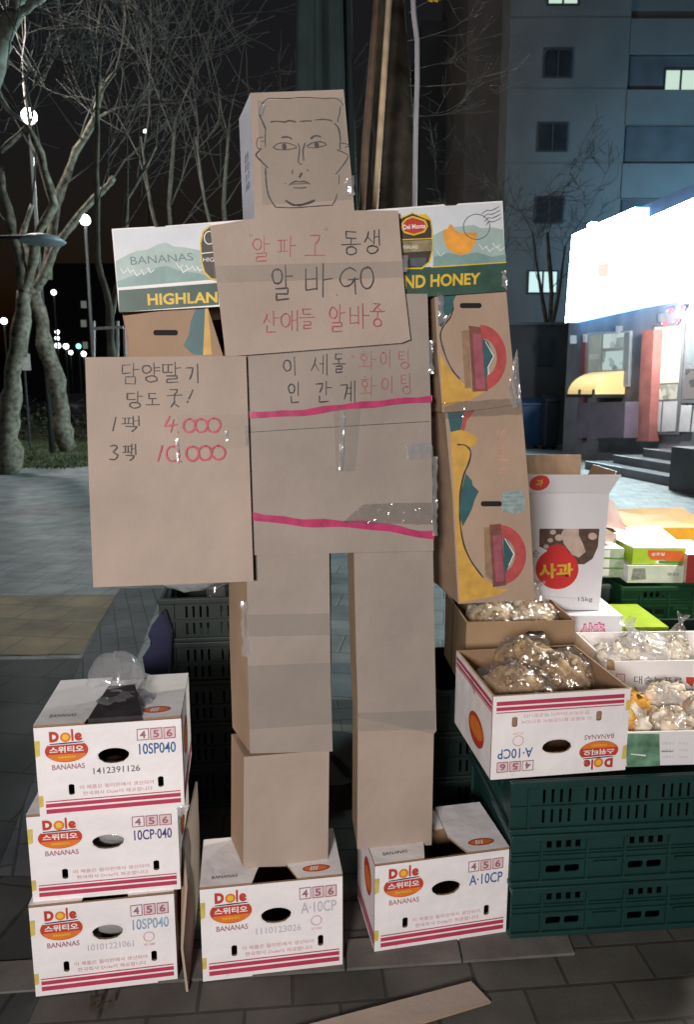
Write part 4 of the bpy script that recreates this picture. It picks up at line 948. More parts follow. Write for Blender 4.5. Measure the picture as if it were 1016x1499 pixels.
for i in range(3): crate(Frame((q.x - .02, 2.15, .008 + .165*i), 2), .50, .164, .30, ('lowest', 'middle', 'top')[i] + ' green crate under the white printed mushroom carton', 'vslot', CRG, 'green crates under the mushroom carton')
zt = fV.P(930, 968, 0).z
t = open_carton(fV, .46, zt, .28, 'taller white mushroom carton with small black lettering behind the low tray', PAPER, WHITE, name='mushroom_carton')
c = px_canvas(fV, 0)
c.text('대숲늘푸른', 0, 0, 0, 0, GREYINK, .006, [(929, 989), (1000, 992), (1000, 1004), (929, 1001)]); c.poly([(902, 986), (916, 986), (916, 999), (902, 999)], FAINTRED); c.poly([(904, 988), (914, 988), (914, 997), (904, 997)], PAPER)
for k in range(3): c.stroke([(905, 990 + 2.6*k), (913, 990 + 2.6*k)], 1, FAINTRED)
c.poly([(1005, 991), (1030, 992), (1030, 1000), (1016, 1000), (1014, 1006), (1005, 999)], LOGORED); c.poly([(889, 966), (900, 968), (901, 982), (889, 980)], NUT[0]); c.stroke([(960, 1008), (1016, 1009)], .8, GREYINK); c.build('carton_print', t)
bag_of(fV, (.155, .10, zt - .01), .085, (1.15, .8, .75), 'milky bag of mushrooms heaped on the taller mushroom carton', 'food bag', MUSH[1:2], .02, 40, 51, 'bags on the mushroom carton', filmm=POLYW, tie=(-.03, .02, .08))
bag_of(fV, (.275, .12, zt - .01), .06, (.8, .8, .8), 'small shiny bag knotted on top of the taller mushroom carton', 'food bag', MUSH[1:2], .018, 30, 53, 'bags on the mushroom carton', filmm=SHINY, tie=(.03, .02, .09))
bag_of(fV, (.04, .06, zt + .0), .05, (1, .8, .6), 'white bag on the left corner of the taller mushroom carton', 'food bag', MUSH[1:2], .018, 30, 57, 'bags on the mushroom carton', filmm=POLYW)

# ------------------------------------------------------------------ cartons on the rear crates
LIME = mat('lime_board', (.36, .52, .04), .45, .12, 15); GRN = mat('leaf_green_print', (.10, .26, .05), .45, .15, 30); ORB = mat('orange_board', (.80, .40, .035), .5, .12, 10)
def carton(name, quad, Y, dp, label, mf, ms, prints=(), cat='carton', group=None, lid=None):
    q = [at(px, py, Y) for px, py in quad]; fr = Frame((q[3].x, Y, q[3].z), 0); t = thing(name, label, cat, fr, group); mb = MB()
    wd = q[2].x - q[3].x; ht = q[0].z - q[3].z
    mb.box((0, 0, 0), (wd, dp, ht), ms); mb.face([(0, -.001, 0), (wd, -.001, 0), (wd, -.001, ht), (0, -.001, ht)], mf); mb.build('carton_body', t)
    if prints:
        c = Canvas(lambda u, v, l: Vector((u*wd, -.001 - l, ht*(1 - v))))
        for kind, a, m in prints:
            if kind == 'p': c.poly(a, m)
            elif kind == 'e': c.poly(ell(*a), m)
            else: c.text(kind, *a, m, .01)
        c.build('carton_print', t)
    if lid:
        mb = MB(); mb.prism([(0, 0, ht+.001), (wd, 0, ht+.001), (wd*.95, dp*.7, ht+lid), (.0, dp*.7, ht+lid*.8)], (0, 0, .004), lidm, lidm); mb.build('lid_flap', t)
    return fr, wd, ht
lidm = WHITE
ztop = .83
carton('lettuce_carton', [(920, 828), (1002, 830), (1000, 857), (919, 853)], 3.02, .36, 'flat pale printed carton on the rear green crates, below the lime one', mat('pale_green_board', (.55, .60, .50), .5, .1, 20), WHITE, (('p', [(.08, .15), (.3, .15), (.33, .8), (.06, .85)], mat('grey_photo', (.22, .24, .2), .5, .4, 60)), ('국내산', (.7, .4, .92, .6), GREYINK)))
carton('lettuce_carton', [(928, 803), (1004, 806), (1003, 829), (926, 826)], 3.03, .36, 'lime and orange printed carton with an open flap on the rear crates', LIME, LIME, (('p', [(.28, .08), (.96, .15), (.97, .8), (.35, .7), (.28, .4)], mat('orange_red_print', (.62, .13, .03), .5, .1, 20)), ('상추잎', (.35, .25, .6, .45), PAPER), ('e', (.55, .85, .12, .12), PAPER), ('p', [(.5, .75), (.97, .8), (.97, .98), (.5, .95)], GRN)), lid=.05)
lidm = ORB
carton('orange_carton', [(918, 774), (1040, 778), (1040, 806), (918, 800)], 3.45, .40, 'long orange open carton at the back of the stall', ORB, ORB, (), lid=.06)
carton('brown_carton', [(866, 782), (904, 785), (902, 800), (866, 798)], 3.2, .34, 'small flat brown carton on pale trays behind the apple carton', PEACH, KRAFT_B)
carton('pale_tray', [(860, 803), (913, 806), (912, 846), (860, 845)], 3.06, .36, 'stack of pale green paper trays behind the apple carton', mat('pale_sage_board', (.34, .40, .30), .5, .15, 30), WHITE, (('p', [(.42, .05), (.60, .05), (.60, .95), (.42, .95)], PAPER), ('p', [(.4, .3), (1, .32), (1, .38), (.4, .36)], GRN), ('p', [(.4, .65), (1, .66), (1, .72), (.4, .7)], GRN)), cat='tray')
carton('red_carton', [(1003, 812), (1060, 812), (1060, 853), (1004, 853)], 3.0, .32, 'dark red carton with a pale top at the right edge', mat('dark_red_board', (.22, .02, .02), .5, .2, 20), PEACH)
carton('lime_tray', [(912, 918), (980, 919), (978, 940), (912, 941)], 2.62, .30, 'narrow lime green tray edge below the bright green crates', LIME, LIME, cat='tray')
# pink and white cloth cone
a0 = at(890, 728, 3.1); a1 = at(882, 770, 3.1); a2 = at(917, 776, 3.1)
mb = MB(); pk = mat('pink_white_plastic', (.75, .38, .36), .5, .3, 6, col2=(.8, .72, .7)); mb.prism([a0, a1, a1 + Vector((.03, -.02, -.005)), a2, a0 + Vector((.03, 0, -.02))], (0, .05, 0), pk, pk)
tag(mb.build('plastic_bag'), 'pink and white plastic bag drooping over the cartons right of the apple carton', 'plastic bag')

# ------------------------------------------------------------------ left behind: plastic bag on crates, navy cloth, dim carton
q = at(230, 885, 2.42); fK = Frame((q.x, 2.42, .80), 6)
t = thing('plastic_bag', 'clear plastic bag slumped over the dark crates behind the price placard', 'plastic bag', fK)
mb = MB(); blob(mb, (.13, .10, .055), .13, POLYW, 61, 30, 16, .12, (1.15, .8, .55), .05); mb.build('bag_film', t, True)
crumple(fK, [(300, 858), (330, 858), (352, 1010), (318, 960)], -.03, 6, 14, .012, film('veil_film', (.86, .86, .88), .08, .06, .12, .8, 20), 'bag_side', t, 62)
mb = MB(); nv = mat('navy_cloth', (.018, .02, .06), .85, .3, 12)
pts = [at(px, py, 2.30) for px, py in ((236, 896), (222, 915), (216, 930), (222, 942), (208, 962), (212, 985), (245, 995), (248, 930))]
mb.prism(pts, (0, .12, 0), nv, nv); tag(bevel(mb.build('navy_cloth'), .02, 3), 'dark navy cloth bundled against the green crates at left', 'cloth')

# ------------------------------------------------------------------ bare trees
BARK = mat('mottled_bark', (.30, .265, .205), .85, .5, 11, .9, 30, .3, col2=(.06, .055, .043))
BARKD = mat('dark_bark', (.085, .078, .062), .9, .4, 6, .8, 40, .3)
TWIG = mat('dark_twig', (.045, .042, .034), .9, .3, 6)
def grow(mb, p, d, ln, r, depth, m, rnd, up=.12, spread=.6, mind=.0015):
    n = 4; pts = [p.copy()]; rad = [r]; q = p.copy(); dd = d.normalized()
    for i in range(n):
        dd = (dd + Vector((rnd.gauss(0, .12), rnd.gauss(0, .12), rnd.gauss(0, .10) + up*.3))).normalized()
        q = q + dd*ln/n; pts.append(q.copy()); rad.append(max(mind, r*(1 - .16*(i+1))))
    mb.tube(pts, rad, m, 5 if r > .02 else 3, False)
    if depth > 0:
        for k in range(rnd.choice((2, 3, 3))):
            i = rnd.randint(1, n); s = Vector((rnd.gauss(0, spread), rnd.gauss(0, spread), rnd.gauss(0, spread*.7)))
            grow(mb, pts[i], (dd + s).normalized(), ln*rnd.uniform(.55, .85), max(mind, rad[i]*rnd.uniform(.45, .65)), depth-1, m, rnd, up, spread, mind)
def tree(name, label, base, limbs, Y, twigs, m, seed, depth=3, tw_len=1.2, group='bare street trees', twr=.02, mind=.004, mt=None):
    """limbs: [(photo polyline, start radius px, end radius px)] traced at distance Y; twigs: photo points where twig clusters start"""
    fr = Frame(base, 0); t = thing(name, label, 'tree', fr, group); rnd = random.Random(seed)
    mb = MB()
    for k, (pl, r0, r1) in enumerate(limbs):
        off = 0 if k == 0 else rnd.uniform(-.5, .5); n = len(pl); pts = []; rad = []
        for i in range(n):
            y = Y + off*i/max(1, n-1); p = at(pl[i][0], pl[i][1], y) - fr.o; pts.append(p); rad.append((r0 + (r1-r0)*i/(n-1))*mpp(Y))
        P2 = []; R2 = []
        for i in range(n-1):
            for q in range(3):
                f = q/3; P2.append(pts[i].lerp(pts[i+1], f) + Vector((rnd.gauss(0, 1), rnd.gauss(0, 1), 0))*rad[i]*.12); R2.append((rad[i]*(1-f) + rad[i+1]*f)*rnd.uniform(.82, 1.2))
        P2.append(pts[-1]); R2.append(rad[-1]); mb.tube(P2, R2, m, 9)
    mb.build('trunk', t, True)
    mb = MB()
    for px, py, dx, dz in twigs:
        p = at(px, py, Y + rnd.uniform(-.4, .4)) - fr.o
        grow(mb, p, Vector((dx, rnd.uniform(-.4, .4), dz)), tw_len*rnd.uniform(.8, 1.2), twr, depth, mt or TWIG, rnd, mind=mind)
    if mb.v: mb.build('crown', t)
    return t
YA = 13.2
tree('bare_tree', 'bare mottled tree at the left edge with a thick leaning trunk and flared base', gnd(10, 690), [([(8, 692), (14, 640), (14, 585), (20, 530), (29, 470), (35, 428)], 17, 10), ([(35, 428), (30, 380), (18, 340), (6, 290), (0, 250)], 9, 4), ([(34, 430), (45, 395), (52, 350), (78, 300), (60, 225), (40, 185), (0, 222)], 7, 3), ([(24, 505), (32, 520), (38, 470), (33, 440)], 7, 7), ([(27, 360), (36, 335), (46, 300)], 4, 3), ([(2, 700), (-4, 640), (-6, 580)], 14, 9)],
     YA, [(6, 290, -.2, 1), (46, 300, .3, 1), (40, 190, -.5, .8), (20, 340, -.6, .7), (60, 225, .2, 1), (0, 222, -.6, .8), (42, 190, .1, 1), (30, 150, .6, .6)], BARK, 5, 3, 1.5)
tree('bare_tree', 'bare mottled tree second from the left edge, forking into long leaning limbs', gnd(97, 655), [([(97, 656), (90, 620), (86, 575), (70, 520), (60, 470), (46, 425), (38, 380), (34, 350)], 14, 7), ([(48, 430), (62, 405), (78, 365), (104, 330), (128, 300), (158, 270), (166, 260)], 7, 3.4), ([(66, 408), (76, 350), (78, 310), (90, 275), (112, 220), (138, 175), (148, 130), (168, 106)], 8, 2.2), ([(138, 175), (168, 158)], 2, 1.2), ([(78, 310), (64, 260), (44, 190), (34, 120)], 4, 1.5)],
     15.5, [(166, 260, .6, .6), (168, 106, .2, 1), (112, 220, .5, .7), (150, 130, -.3, 1), (168, 158, .8, .3), (120, 205, -.6, .8), (158, 270, .2, 1), (64, 260, -.3, 1), (90, 275, .6, .5), (34, 120, .1, 1)], BARK, 8, 3, 2.0)
p0 = Vector((at(-90, 300, 8).x, 8, 0))
tree('bare_tree', 'bare tree outside the left edge with pale lit limbs crossing the top left corner', p0, [([(-90, 840), (-80, 500), (-60, 250), (-20, 110), (4, 60)], 26, 13), ([(4, 60), (16, 25), (28, -10), (40, -60)], 11, 8), ([(0, 66), (26, 24), (46, 6), (75, -14)], 7, 4), ([(-20, 110), (10, 160), (30, 175)], 4, 2)], 8,
     [(30, 178, .5, .4), (20, 130, 1, .55), (18, 135, .9, .9), (60, -5, .8, -.1), (70, -20, .9, -.4), (10, 100, .4, .9)], mat('greenlit_bark', (.36, .40, .34), .8, .45, 8, .8, 40, .3, col2=(.12, .13, .11)), 14, 4, .9, twr=.008, mind=.003)  # greenish lamplight on these limbs is put into the bark colour
q = gnd(160, 735); YD = 9.5
tree('bare_tree', 'slim young bare tree held by a white stake frame, behind the price placard', (at(160, 600, YD).x, YD, 0), [([(160, 760), (160, 600), (162, 520), (160, 450), (142, 380), (140, 250), (142, 160), (146, 60)], 7, 2), ([(160, 470), (172, 420), (182, 360), (186, 290), (215, 240), (228, 215)], 5, 1.8)], YD,
     [(142, 300, .3, 1), (142, 240, .5, .9), (146, 100, .2, 1), (186, 290, .3, 1), (228, 215, .4, 1), (200, 262, .6, .8), (140, 200, -.3, 1), (185, 330, .7, .7), (146, 60, .5, 1), (144, 140, .6, 1), (200, 260, .0, 1)], BARKD, 21, 3, 1.5, twr=.010, mind=.003)
YF = 17
for i, (x, lab, sd) in enumerate(((250, 'bare tree of fine dark twigs rising behind the shoulder box', 41), (330, 'faint bare tree with thin branches beside the head of the figure', 43))):
    tree('bare_tree', lab, (at(x, 600, YF + 3*i).x, YF + 3*i, 0), [([(x, 640), (x+4, 420), (x-3, 300), (x+6, 180)], 5, 1.6), ([(x, 420), (x-30, 300), (x-44, 200)], 3, 1)], YF + 3*i, [(x, 300, .4, 1), (x-30, 300, -.2, 1), (x+4, 200, -.4, 1), (x, 350, .7, .6), (x-40, 220, .3, 1), (x+5, 180, .3, 1)], BARKD, sd, 3, 2.6, twr=.018, mind=.006)
# tree right behind the figure, with stakes, hose, folded parasol
YT = 3.1
tree('street_tree', 'straight dark tree trunk rising right behind the figure\'s head', (at(575, 300, YT).x, YT, 0), [([(588, 1000), (580, 500), (578, 300), (571, 150), (570, 0), (570, -120)], 28, 24)], YT,
     [(596, 105, 1, .25), (598, 125, 1, -.05), (597, 60, 1, .15), (597, 170, .8, -.1), (597, 20, 1, .4)], mat('night_bark', (.05, .045, .034), .9, .5, 14, .9, 40, .3), 33, 3, .22, group=None, twr=.0022, mind=.0008, mt=mat('pale_twig', (.11, .105, .095), .8, .3, 30))
def pole(name, label, cat, pl, Y, r, m, seg=8, group=None):
    pts = [at(px, py, Y) for px, py in pl]; mb = MB(); mb.tube(pts, r, m, seg); return tag(mb.build(name, None, True), label, cat, group)
pole('wooden_stake', 'dark brown wooden stake leaning beside the tree trunk', 'stake', [(556, -40), (536, 200), (529, 320), (528, 700), (535, 1080)], 2.75, .014, mat('brown_wood', (.17, .105, .07), .7, .3, 20, .5, 60), 4)
pole('wooden_stake', 'pale tan wooden stake leaning in front of the tree trunk', 'stake', [(572, -40), (560, 140), (548, 320), (545, 700), (548, 1080)], 2.70, .0115, mat('pale_wood', (.62, .47, .31), .6, .2, 20, .4, 60), 6)
pole('grey_hose', 'grey plastic hose hanging straight down right of the tree trunk', 'hose', [(603, -40), (606, 20), (611, 60), (611, 120), (609, 180), (608, 240), (607, 330), (606, 700), (604, 1080)], 2.66, .0085, mat('grey_plastic', (.42, .42, .45), .5, .1, 10))
lf = MB(); yl = mat('yellow_leaf', (.65, .50, .05), .6, .2, 40)
for i in range(5):
    a = at(623 + 4*i, -1 + 3*(i % 2), 3.1); lf.face([a, a + Vector((.016, -.004, -.006)), a + Vector((.022, 0, .012)), a + Vector((.006, .004, .016))], yl)
tag(lf.build('dry_leaf'), 'yellow dry leaf cluster at the top edge right of the trunk', 'leaf')
# folded parasol
YP = 2.65; qx = at(474, 200, YP).x
fQ = Frame((qx, YP, 0), 0); t = thing('folded_parasol', 'folded dark teal parasol standing behind the head box', 'parasol', fQ)
TE = mat('teal_canvas', (.016, .034, .036), .85, .25, 10, .4, 200)
mb = MB(); vs = []; fs = []; N = 44; zs = [1.55, 1.9, 2.2, 2.5, 2.8, 3.1, 3.4]
for j, z in enumerate(zs):
    r0 = .105 - .028*(z-1.55)/1.2
    for i in range(N):
        a = 2*math.pi*i/N; r = r0*(1 + .26*math.sin(7*a + z*.4) + .08*math.sin(13*a)); vs.append((r*math.cos(a), r*math.sin(a), z))
for j in range(len(zs)-1):
    for i in range(N): l = (i+1) % N; fs.append((j*N+i, j*N+l, (j+1)*N+l, (j+1)*N+i))
mb.mesh(vs, fs, TE); mb.build('canopy', t, True)
mb = MB(); mb.tube([(0, 0, .02), (0, 0, 3.5)], .019, mat('shaded_metal', (.03, .03, .03), .5, .1, 10), 10); mb.build('pole', t, True)  # pole colour darkened to stand for the shade behind the legs
mb = MB(); mb.lathe([(.0, .07), (.05, .07), (.22, .05), (.24, .0), (0, .0)], (0, 0, .008), mat('shaded_concrete', (.03, .03, .03), .9, .2, 10), 20); mb.build('base', t)  # base colour carries the same shade as the pole

# white stake frame round the slim tree
fW = Frame((at(155, 600, 9.2).x, 9.2, 0), 0); t = thing('stake_frame', 'white wooden stake frame supporting the slim tree behind the price placard', 'stake frame', fW); WW = mat('white_wood', (.45, .45, .44), .7, .2, 8)
for (x0, y0), (x1, y1) in (((137, 470), (136, 760)), ((172, 470), (170, 760)), ((182, 480), (190, 760))):
    mb = MB(); mb.tube([fW.loc(at(x0, y0, 9.2)), fW.loc(at(x1, y1, 9.2))], .022, WW, 6); mb.build('stake', t)
mb = MB(); mb.tube([fW.loc(at(134, 481, 9.17)), fW.loc(at(180, 479, 9.17))], .018, WW, 6); mb.build('crossbar', t)

# ------------------------------------------------------------------ hedge and street lights at left
fs_ = MB(); HB = mat('dark_leaves', (.022, .03, .014), .8, .4, 4)
fr = Frame((-9, 22, 0), 0)
for i in range(6000):
    x = random.uniform(-6, 9); y = random.gauss(0, .5); z = abs(random.gauss(.5, .35)); s_ = random.uniform(.03, .08)
    a = Vector((random.uniform(-1, 1), random.uniform(-1, 1), random.uniform(-1, 1))).normalized()*s_; b = Vector((random.uniform(-1, 1), random.uniform(-1, 1), random.uniform(-1, 1))).normalized()*s_
    p = Vector((x, y, z)); fs_.face([p, p + a, p + a + b, p + b], HB)
o = fs_.build('hedge'); o.location = fr.o; tag(o, 'low dark hedge beyond the grass behind the left trees', 'hedge')
METAL = mat('lamp_metal', (.03, .033, .035), .7, .15, 10)
def street_light(px, py, Y, rpx, label, col, strength, power, arm=0, group='round street lamps beyond the trees', rad=None):
    p = at(px, py, Y); fr = Frame((p.x + arm, Y, 0), 0); t = thing('street_lamp', label, 'street lamp', fr, group)
    r = rpx*mpp(Y); mb = MB(); mb.tube([(0, 0, 0), (0, 0, p.z*.3), (0, 0, p.z - r*.9)], [.07, .055, .04], METAL, 8); mb.build('pole', t, True)
    mb = MB(); blob(mb, (-arm, 0, p.z), r, emit('lamp_globe_' + str(strength) + str(col[2]), col, strength), 1, 14, 10, 0); mb.build('globe', t, True)
    if power: point('street_lamp_bulb', (p.x, Y - r - 2.6, p.z + .6), power, .2, col)
    return t
street_light(42, 170, 17.5, 10, 'bright round street lamp highest among the left trees', (1, .97, .93), 14, 1150)
street_light(124, 322, 21, 7, 'round street lamp beside the slanting limb left of the shoulder box', (1, .98, .95), 14, 750)
for x, y, Y, r_, lab in ((78, 428, 38, 3.6, 'bluish street lamp in the gap between the left trunks, above the road lights'), (5, 470, 34, 4.5, 'street lamp at the left edge behind the first trunk'), (122, 518, 42, 3.6, 'white street lamp nearest the top edge of the price placard'),
                        (84, 506, 46, 4.0, 'lowest of the three lamps in a column right of the second trunk'), (83, 495, 55, 3, 'middle of the three lamps in a column right of the second trunk'), (83, 486, 62, 3, 'uppermost of the three lamps in a column right of the second trunk'), (96, 507, 50, 3.8, 'street lamp just right of the column of three lamps'), (103, 516, 56, 3, 'small street lamp left of the green signal'), (212, 192, 60, 2.5, 'tiny lone lamp high in the dark sky left of the head box')):
    street_light(x, y, Y, r_, lab, (.93, .96, 1), 6, 0)
# unlit flat lamp head on an arm
fl = Frame((at(-60, 350, 11).x, 11, 0), 0); t = thing('street_lamp', 'unlit flat disc street lamp reaching in on an arm at the left edge', 'street lamp', fl); hz = at(62, 352, 11)
mb = MB(); mb.tube([(0, 0, 0), (0, 0, hz.z + .3)], [.08, .05], METAL, 8); mb.build('pole', t, True)
mb = MB(); l0 = fl.loc(hz); mb.tube([(0, 0, hz.z + .03), l0 + Vector((-.2, 0, .05)), l0 + Vector((.05, 0, .05))], .03, METAL, 6); mb.build('arm', t, True)
mb = MB(); mb.lathe([(.0, .09), (.10, .085), (.24, .05), (.33, -.01), (.30, -.035), (0, -.05)], tuple(l0), mat('lamp_shade_blue', (.22, .27, .31), .45, .1, 10), 24); mb.build('lamp_head', t, True)
# traffic signal, car, notice board, far apartment
q = at(115, 507, 44); fr = Frame((q.x, 44, 0), 0); t = thing('traffic_signal', 'small green traffic signal far off above the road', 'traffic signal', fr)
mb = MB(); mb.tube([(0, 0, 0), (0, 0, q.z - .3)], .06, METAL, 6); mb.build('pole', t); mb = MB(); mb.box((-.2, -.05, q.z - .35), (.2, .1, q.z + .3), CRK); mb.build('housing', t)
mb = MB(); blob(mb, (0, -.06, q.z), .15, emit('green_signal', (.25, 1, .75), 3), 1, 10, 8, 0); mb.build('signal_light', t)
q = at(112, 556, 30); fr = Frame((q.x, 30, 0), 0); t = thing('parked_car', 'dark car far off with a red tail light glowing left of the price placard', 'car', fr); CB = mat('car_paint', (.02, .02, .025), .3, .2, 5)
prof = [(-2.2, .35), (-2.2, .85), (-1.7, 1.0), (-1.1, 1.42), (.5, 1.42), (1.2, .95), (2.1, .8), (2.2, .35)]
mb = MB(); mb.prism([(-.85, y + 2.3, z) for y, z in prof], (1.7, 0, 0), CB, CB); bevel(mb.build('body', t), .06, 3)
for sx in (-.7, .7):
    mb = MB(); mb.box((sx - .22, .02, .72), (sx + .22, .1, .9), emit('tail_red', (1, .03, .06), 2.5 if sx > 0 else 2.5)); mb.build('tail_light', t)
    for sy in (.9, 3.6):
        mb = MB(); mb.tube([(sx*1.12 - .1, sy, .33), (sx*1.12 + .1, sy, .33)], .33, CRK, 16); mb.build('wheel', t)
q = at(33, 530, 18); fr = Frame((q.x, 18, 0), 0); t = thing('notice_board', 'small pale notice board on a post between the two left trunks', 'sign', fr)
mb = MB(); mb.box((-.17, 0, q.z - .2), (.17, .03, q.z + .2), mat('pale_board', (.5, .5, .48), .6, .2, 10)); mb.build('board', t); mb = MB(); mb.tube([(0, .06, 0), (0, .06, q.z)], .03, METAL, 6); mb.build('post', t)
fr = Frame((at(95, 560, 120).x, 120, 0), 0); t = thing('far_building', 'dark distant apartment tower with a few dim lit windows left of the placard', 'building', fr)
mb = MB(); mb.box((-6, 0, 0), (9, 12, 22), mat('far_wall', (.05, .05, .052), .9, .2, .3)); mb.build('wall', t)
for i, (x, z) in enumerate(((3.2, 12), (3.2, 8.5), (3.4, 15), (-2, 6), (5, 5))):
    mb = MB(); mb.box((x, -.06, z), (x + .9, -.01, z + 1.1), emit('dim_window', (.75, .8, .7), .16)); mb.build('window', t)

# ------------------------------------------------------------------ apartment building at right
YB = 27.0
def bx(px): return at(px, 300, YB).x
x0 = bx(738); fB_ = Frame((x0, YB, 0), 0)
apt = thing('apartment_building', 'tall grey apartment block with few lit windows at the upper right', 'building', fB_)
AW = mat('grey_render', (.26, .262, .255), .85, .14, .6, .3, 20); AW2 = mat('brown_render', (.15, .13, .12), .85, .15, .6)
GL = mat('dark_glass', (.045, .052, .058), .35, .3, 2); FRM = mat('window_frame_grey', (.09, .09, .095), .6, .1, 5)
LIT = emit('lit_window', (.72, .92, .78), .8)
W1 = bx(908) - x0
mb = MB(); mb.box((0, 0, 0), (W1, 9, 24), AW); mb.build('wall', apt)
mb = MB(); mb.box((W1 + .003, .2, 0), (W1 + 9, 9, 24), AW); mb.build('balcony_wall', apt)
mb = MB(); mb.box((-1.25, 1.4, 0), (-.003, 9, 24), AW2); mb.build('side_wing', apt)
for zc in (160, 268, 56, 376):
    mb = MB(); z = at(800, zc - 28, YB).z; mb.box((-.004, -.03, z), (W1 + .004, .0, z + .05), mat('render_band', (.24, .242, .236), .85, .1, 1)); mb.build('floor_band', apt)
    zt_ = at(950, zc - 28, YB).z; zb_ = at(950, zc + 22, YB).z; zg = at(950, zc + 76, YB).z
    mb = MB(); mb.box((W1 + .005, -.05, zb_), (W1 + 9, .12, zt_), AW); mb.build('balcony_parapet', apt)
    mb = MB(); mb.box((W1 + .12, .14, zg + .03), (W1 + 8, .196, zb_ - .03), mat('balcony_glazing', (.16, .17, .18), .4, .25, 1)); mb.build('balcony_glass', apt)
def window(px0, py0, px1, py1, lit=None, dy=0.0, parent=apt):
    a = fB_.loc(at(px0, py0, YB)); b = fB_.loc(at(px1, py1, YB)); xw, xe, zb, zt_ = a.x, b.x, b.z, a.z; y = -.05 + dy
    f = MB(); t_ = .06
    f.box((xw - t_, y, zb - t_), (xe + t_, y + .048, zb), FRM); f.box((xw - t_, y, zt_), (xe + t_, y + .048, zt_ + t_), FRM)
    f.box((xw - t_, y, zb), (xw, y + .048, zt_), FRM); f.box((xe, y, zb), (xe + t_, y + .048, zt_), FRM); xm = (xw + xe)/2; f.box((xm - .035, y - .01, zb), (xm + .035, y + .046, zt_), FRM)
    fo = f.build('window', parent)
    for k, (u, v) in enumerate(((xw, xm - .035), (xm + .035, xe))):
        p = MB(); p.box((u, y + .02, zb), (v, y + .047, zt_), (lit if k == 0 or lit is None else lit) or GL); p.build('pane', fo)
    return fo
window(799, 74, 835, 112); window(790, 182, 828, 220); window(805, -34, 845, 6, LIT); window(775, 398, 814, 428, emit('lit_window_b', (.72, 1, 1), .9)); window(786, 290, 822, 325)
wl_ = window(978, 101, 1020, 131, LIT, .14)
# blocky darker building further left
fD = Frame((at(612, 400, 34).x, 34, 0), 0); t = thing('dark_building', 'dark low block in shadow between the tree trunk and the apartment block', 'building', fD)
mb = MB(); mb.box((0, 0, 0), (4.2, 8, at(650, 30, 34).z), mat('night_wall', (.045, .048, .05), .9, .2, .5)); mb.build('wall', t)
for px, py in ((650, 170), (652, 212), (650, 300)):
    a = fD.loc(at(px, py, 34)); f = MB(); f.box((a.x - .5, -.06, a.z - .6), (a.x + .5, -.003, a.z + .6), GL); f.build('window', t)

# bare trees in front of the apartment
for i, (x, Y, lab) in enumerate(((700, 20, 'dark bare tree in front of the apartment block, right of the shoulder box'), (800, 22, 'dark bare tree whose limbs cross the lit lower window of the apartment block'))):
    tree('bare_tree', lab, (at(x, 560, Y).x, Y, 0), [([(x, 650), (x+4, 520), (x+8, 430), (x+2, 340)], 5, 2), ([(x+4, 500), (x+20, 420), (x+28, 360)], 3, 1.4), ([(x+2, 480), (x-12, 400), (x-20, 340)], 3, 1.2)], Y, [(x+2, 350, .2, 1), (x+28, 360, .5, 1), (x-20, 340, -.4, 1), (x+10, 420, .7, .8), (x-8, 420, -.6, .8)], BARKD, 60+i, 4, 1.5, twr=.016, mind=.005)

# ------------------------------------------------------------------ shop with bright signs
S0 = Vector((5.45, 17.5, 0)); yaw = math.degrees(math.atan2(-.985, .18)); fH = Frame(S0, yaw)
def H(px, py, y=0): return fH.P(px, py, y)
shop = thing('corner_shop', 'low dark shop with red pillar, lit doorway and warm awning below the white signs', 'shop', fH)
SW = mat('shop_wall', (.14, .145, .165), .8, .25, 2); PINKW = mat('red_pillar', (.27, .105, .095), .6, .2, 4)
FL = .45; zr = H(835, 472).z
def glow(name, c1, c2, st, sc, asp=1.0):
    """things seen through a lit window: blocks of brighter and dimmer goods"""
    if name in MATS: return MATS[name]
    m = bpy.data.materials.new(name); m.use_nodes = True; nt = m.node_tree; p = nt.nodes['Principled BSDF']; p.inputs['Base Color'].default_value = (.03, .03, .03, 1); p.inputs['Roughness'].default_value = .2
    tc = nt.nodes.new('ShaderNodeTexCoord'); mp = nt.nodes.new('ShaderNodeMapping'); mp.inputs['Scale'].default_value = (1, 1, asp); nt.links.new(tc.outputs['Object'], mp.inputs['Vector'])
    v = nt.nodes.new('ShaderNodeTexVoronoi'); v.distance = 'CHEBYCHEV'; v.inputs['Scale'].default_value = sc; nt.links.new(mp.outputs[0], v.inputs['Vector'])
    n = nt.nodes.new('ShaderNodeTexNoise'); n.inputs['Scale'].default_value = sc*.5; nt.links.new(tc.outputs['Object'], n.inputs['Vector'])
    sx = nt.nodes.new('ShaderNodeSeparateColor'); nt.links.new(v.outputs['Color'], sx.inputs[0])
    ad = nt.nodes.new('ShaderNodeMath'); ad.operation = 'ADD'; nt.links.new(sx.outputs[0], ad.inputs[0]); nt.links.new(n.outputs['Fac'], ad.inputs[1])
    r_ = ramp(nt, (.45, 1.05), (c1, c2)); nt.links.new(ad.outputs[0], r_.inputs['Fac']); nt.links.new(r_.outputs['Color'], p.inputs['Emission Color']); p.inputs['Emission Strength'].default_value = st
    MATS[name] = m; return m
mb = MB(); mb.box((-.3, .004, 0), (12, 7, zr + 2.0), SW); mb.build('wall', shop)
def quadbox(name, q, y, dp, m, ms=None, parent=shop):
    mb = MB(); mb.prism([H(px, py, y) for px, py in q], (0, dp, 0), m, ms or m); return mb.build(name, parent)
quadbox('pillar', [(941, 484), (958, 482), (950, 646), (932, 646)], -.25, .25, PINKW)
quadbox('corner_post', [(851, 492), (858, 492), (853, 644), (846, 644)], -.10, .10, mat('dull_red_post', (.16, .06, .07), .6, .2, 4))
WF = mat('pale_frame', (.30, .32, .34), .5, .1, 5)
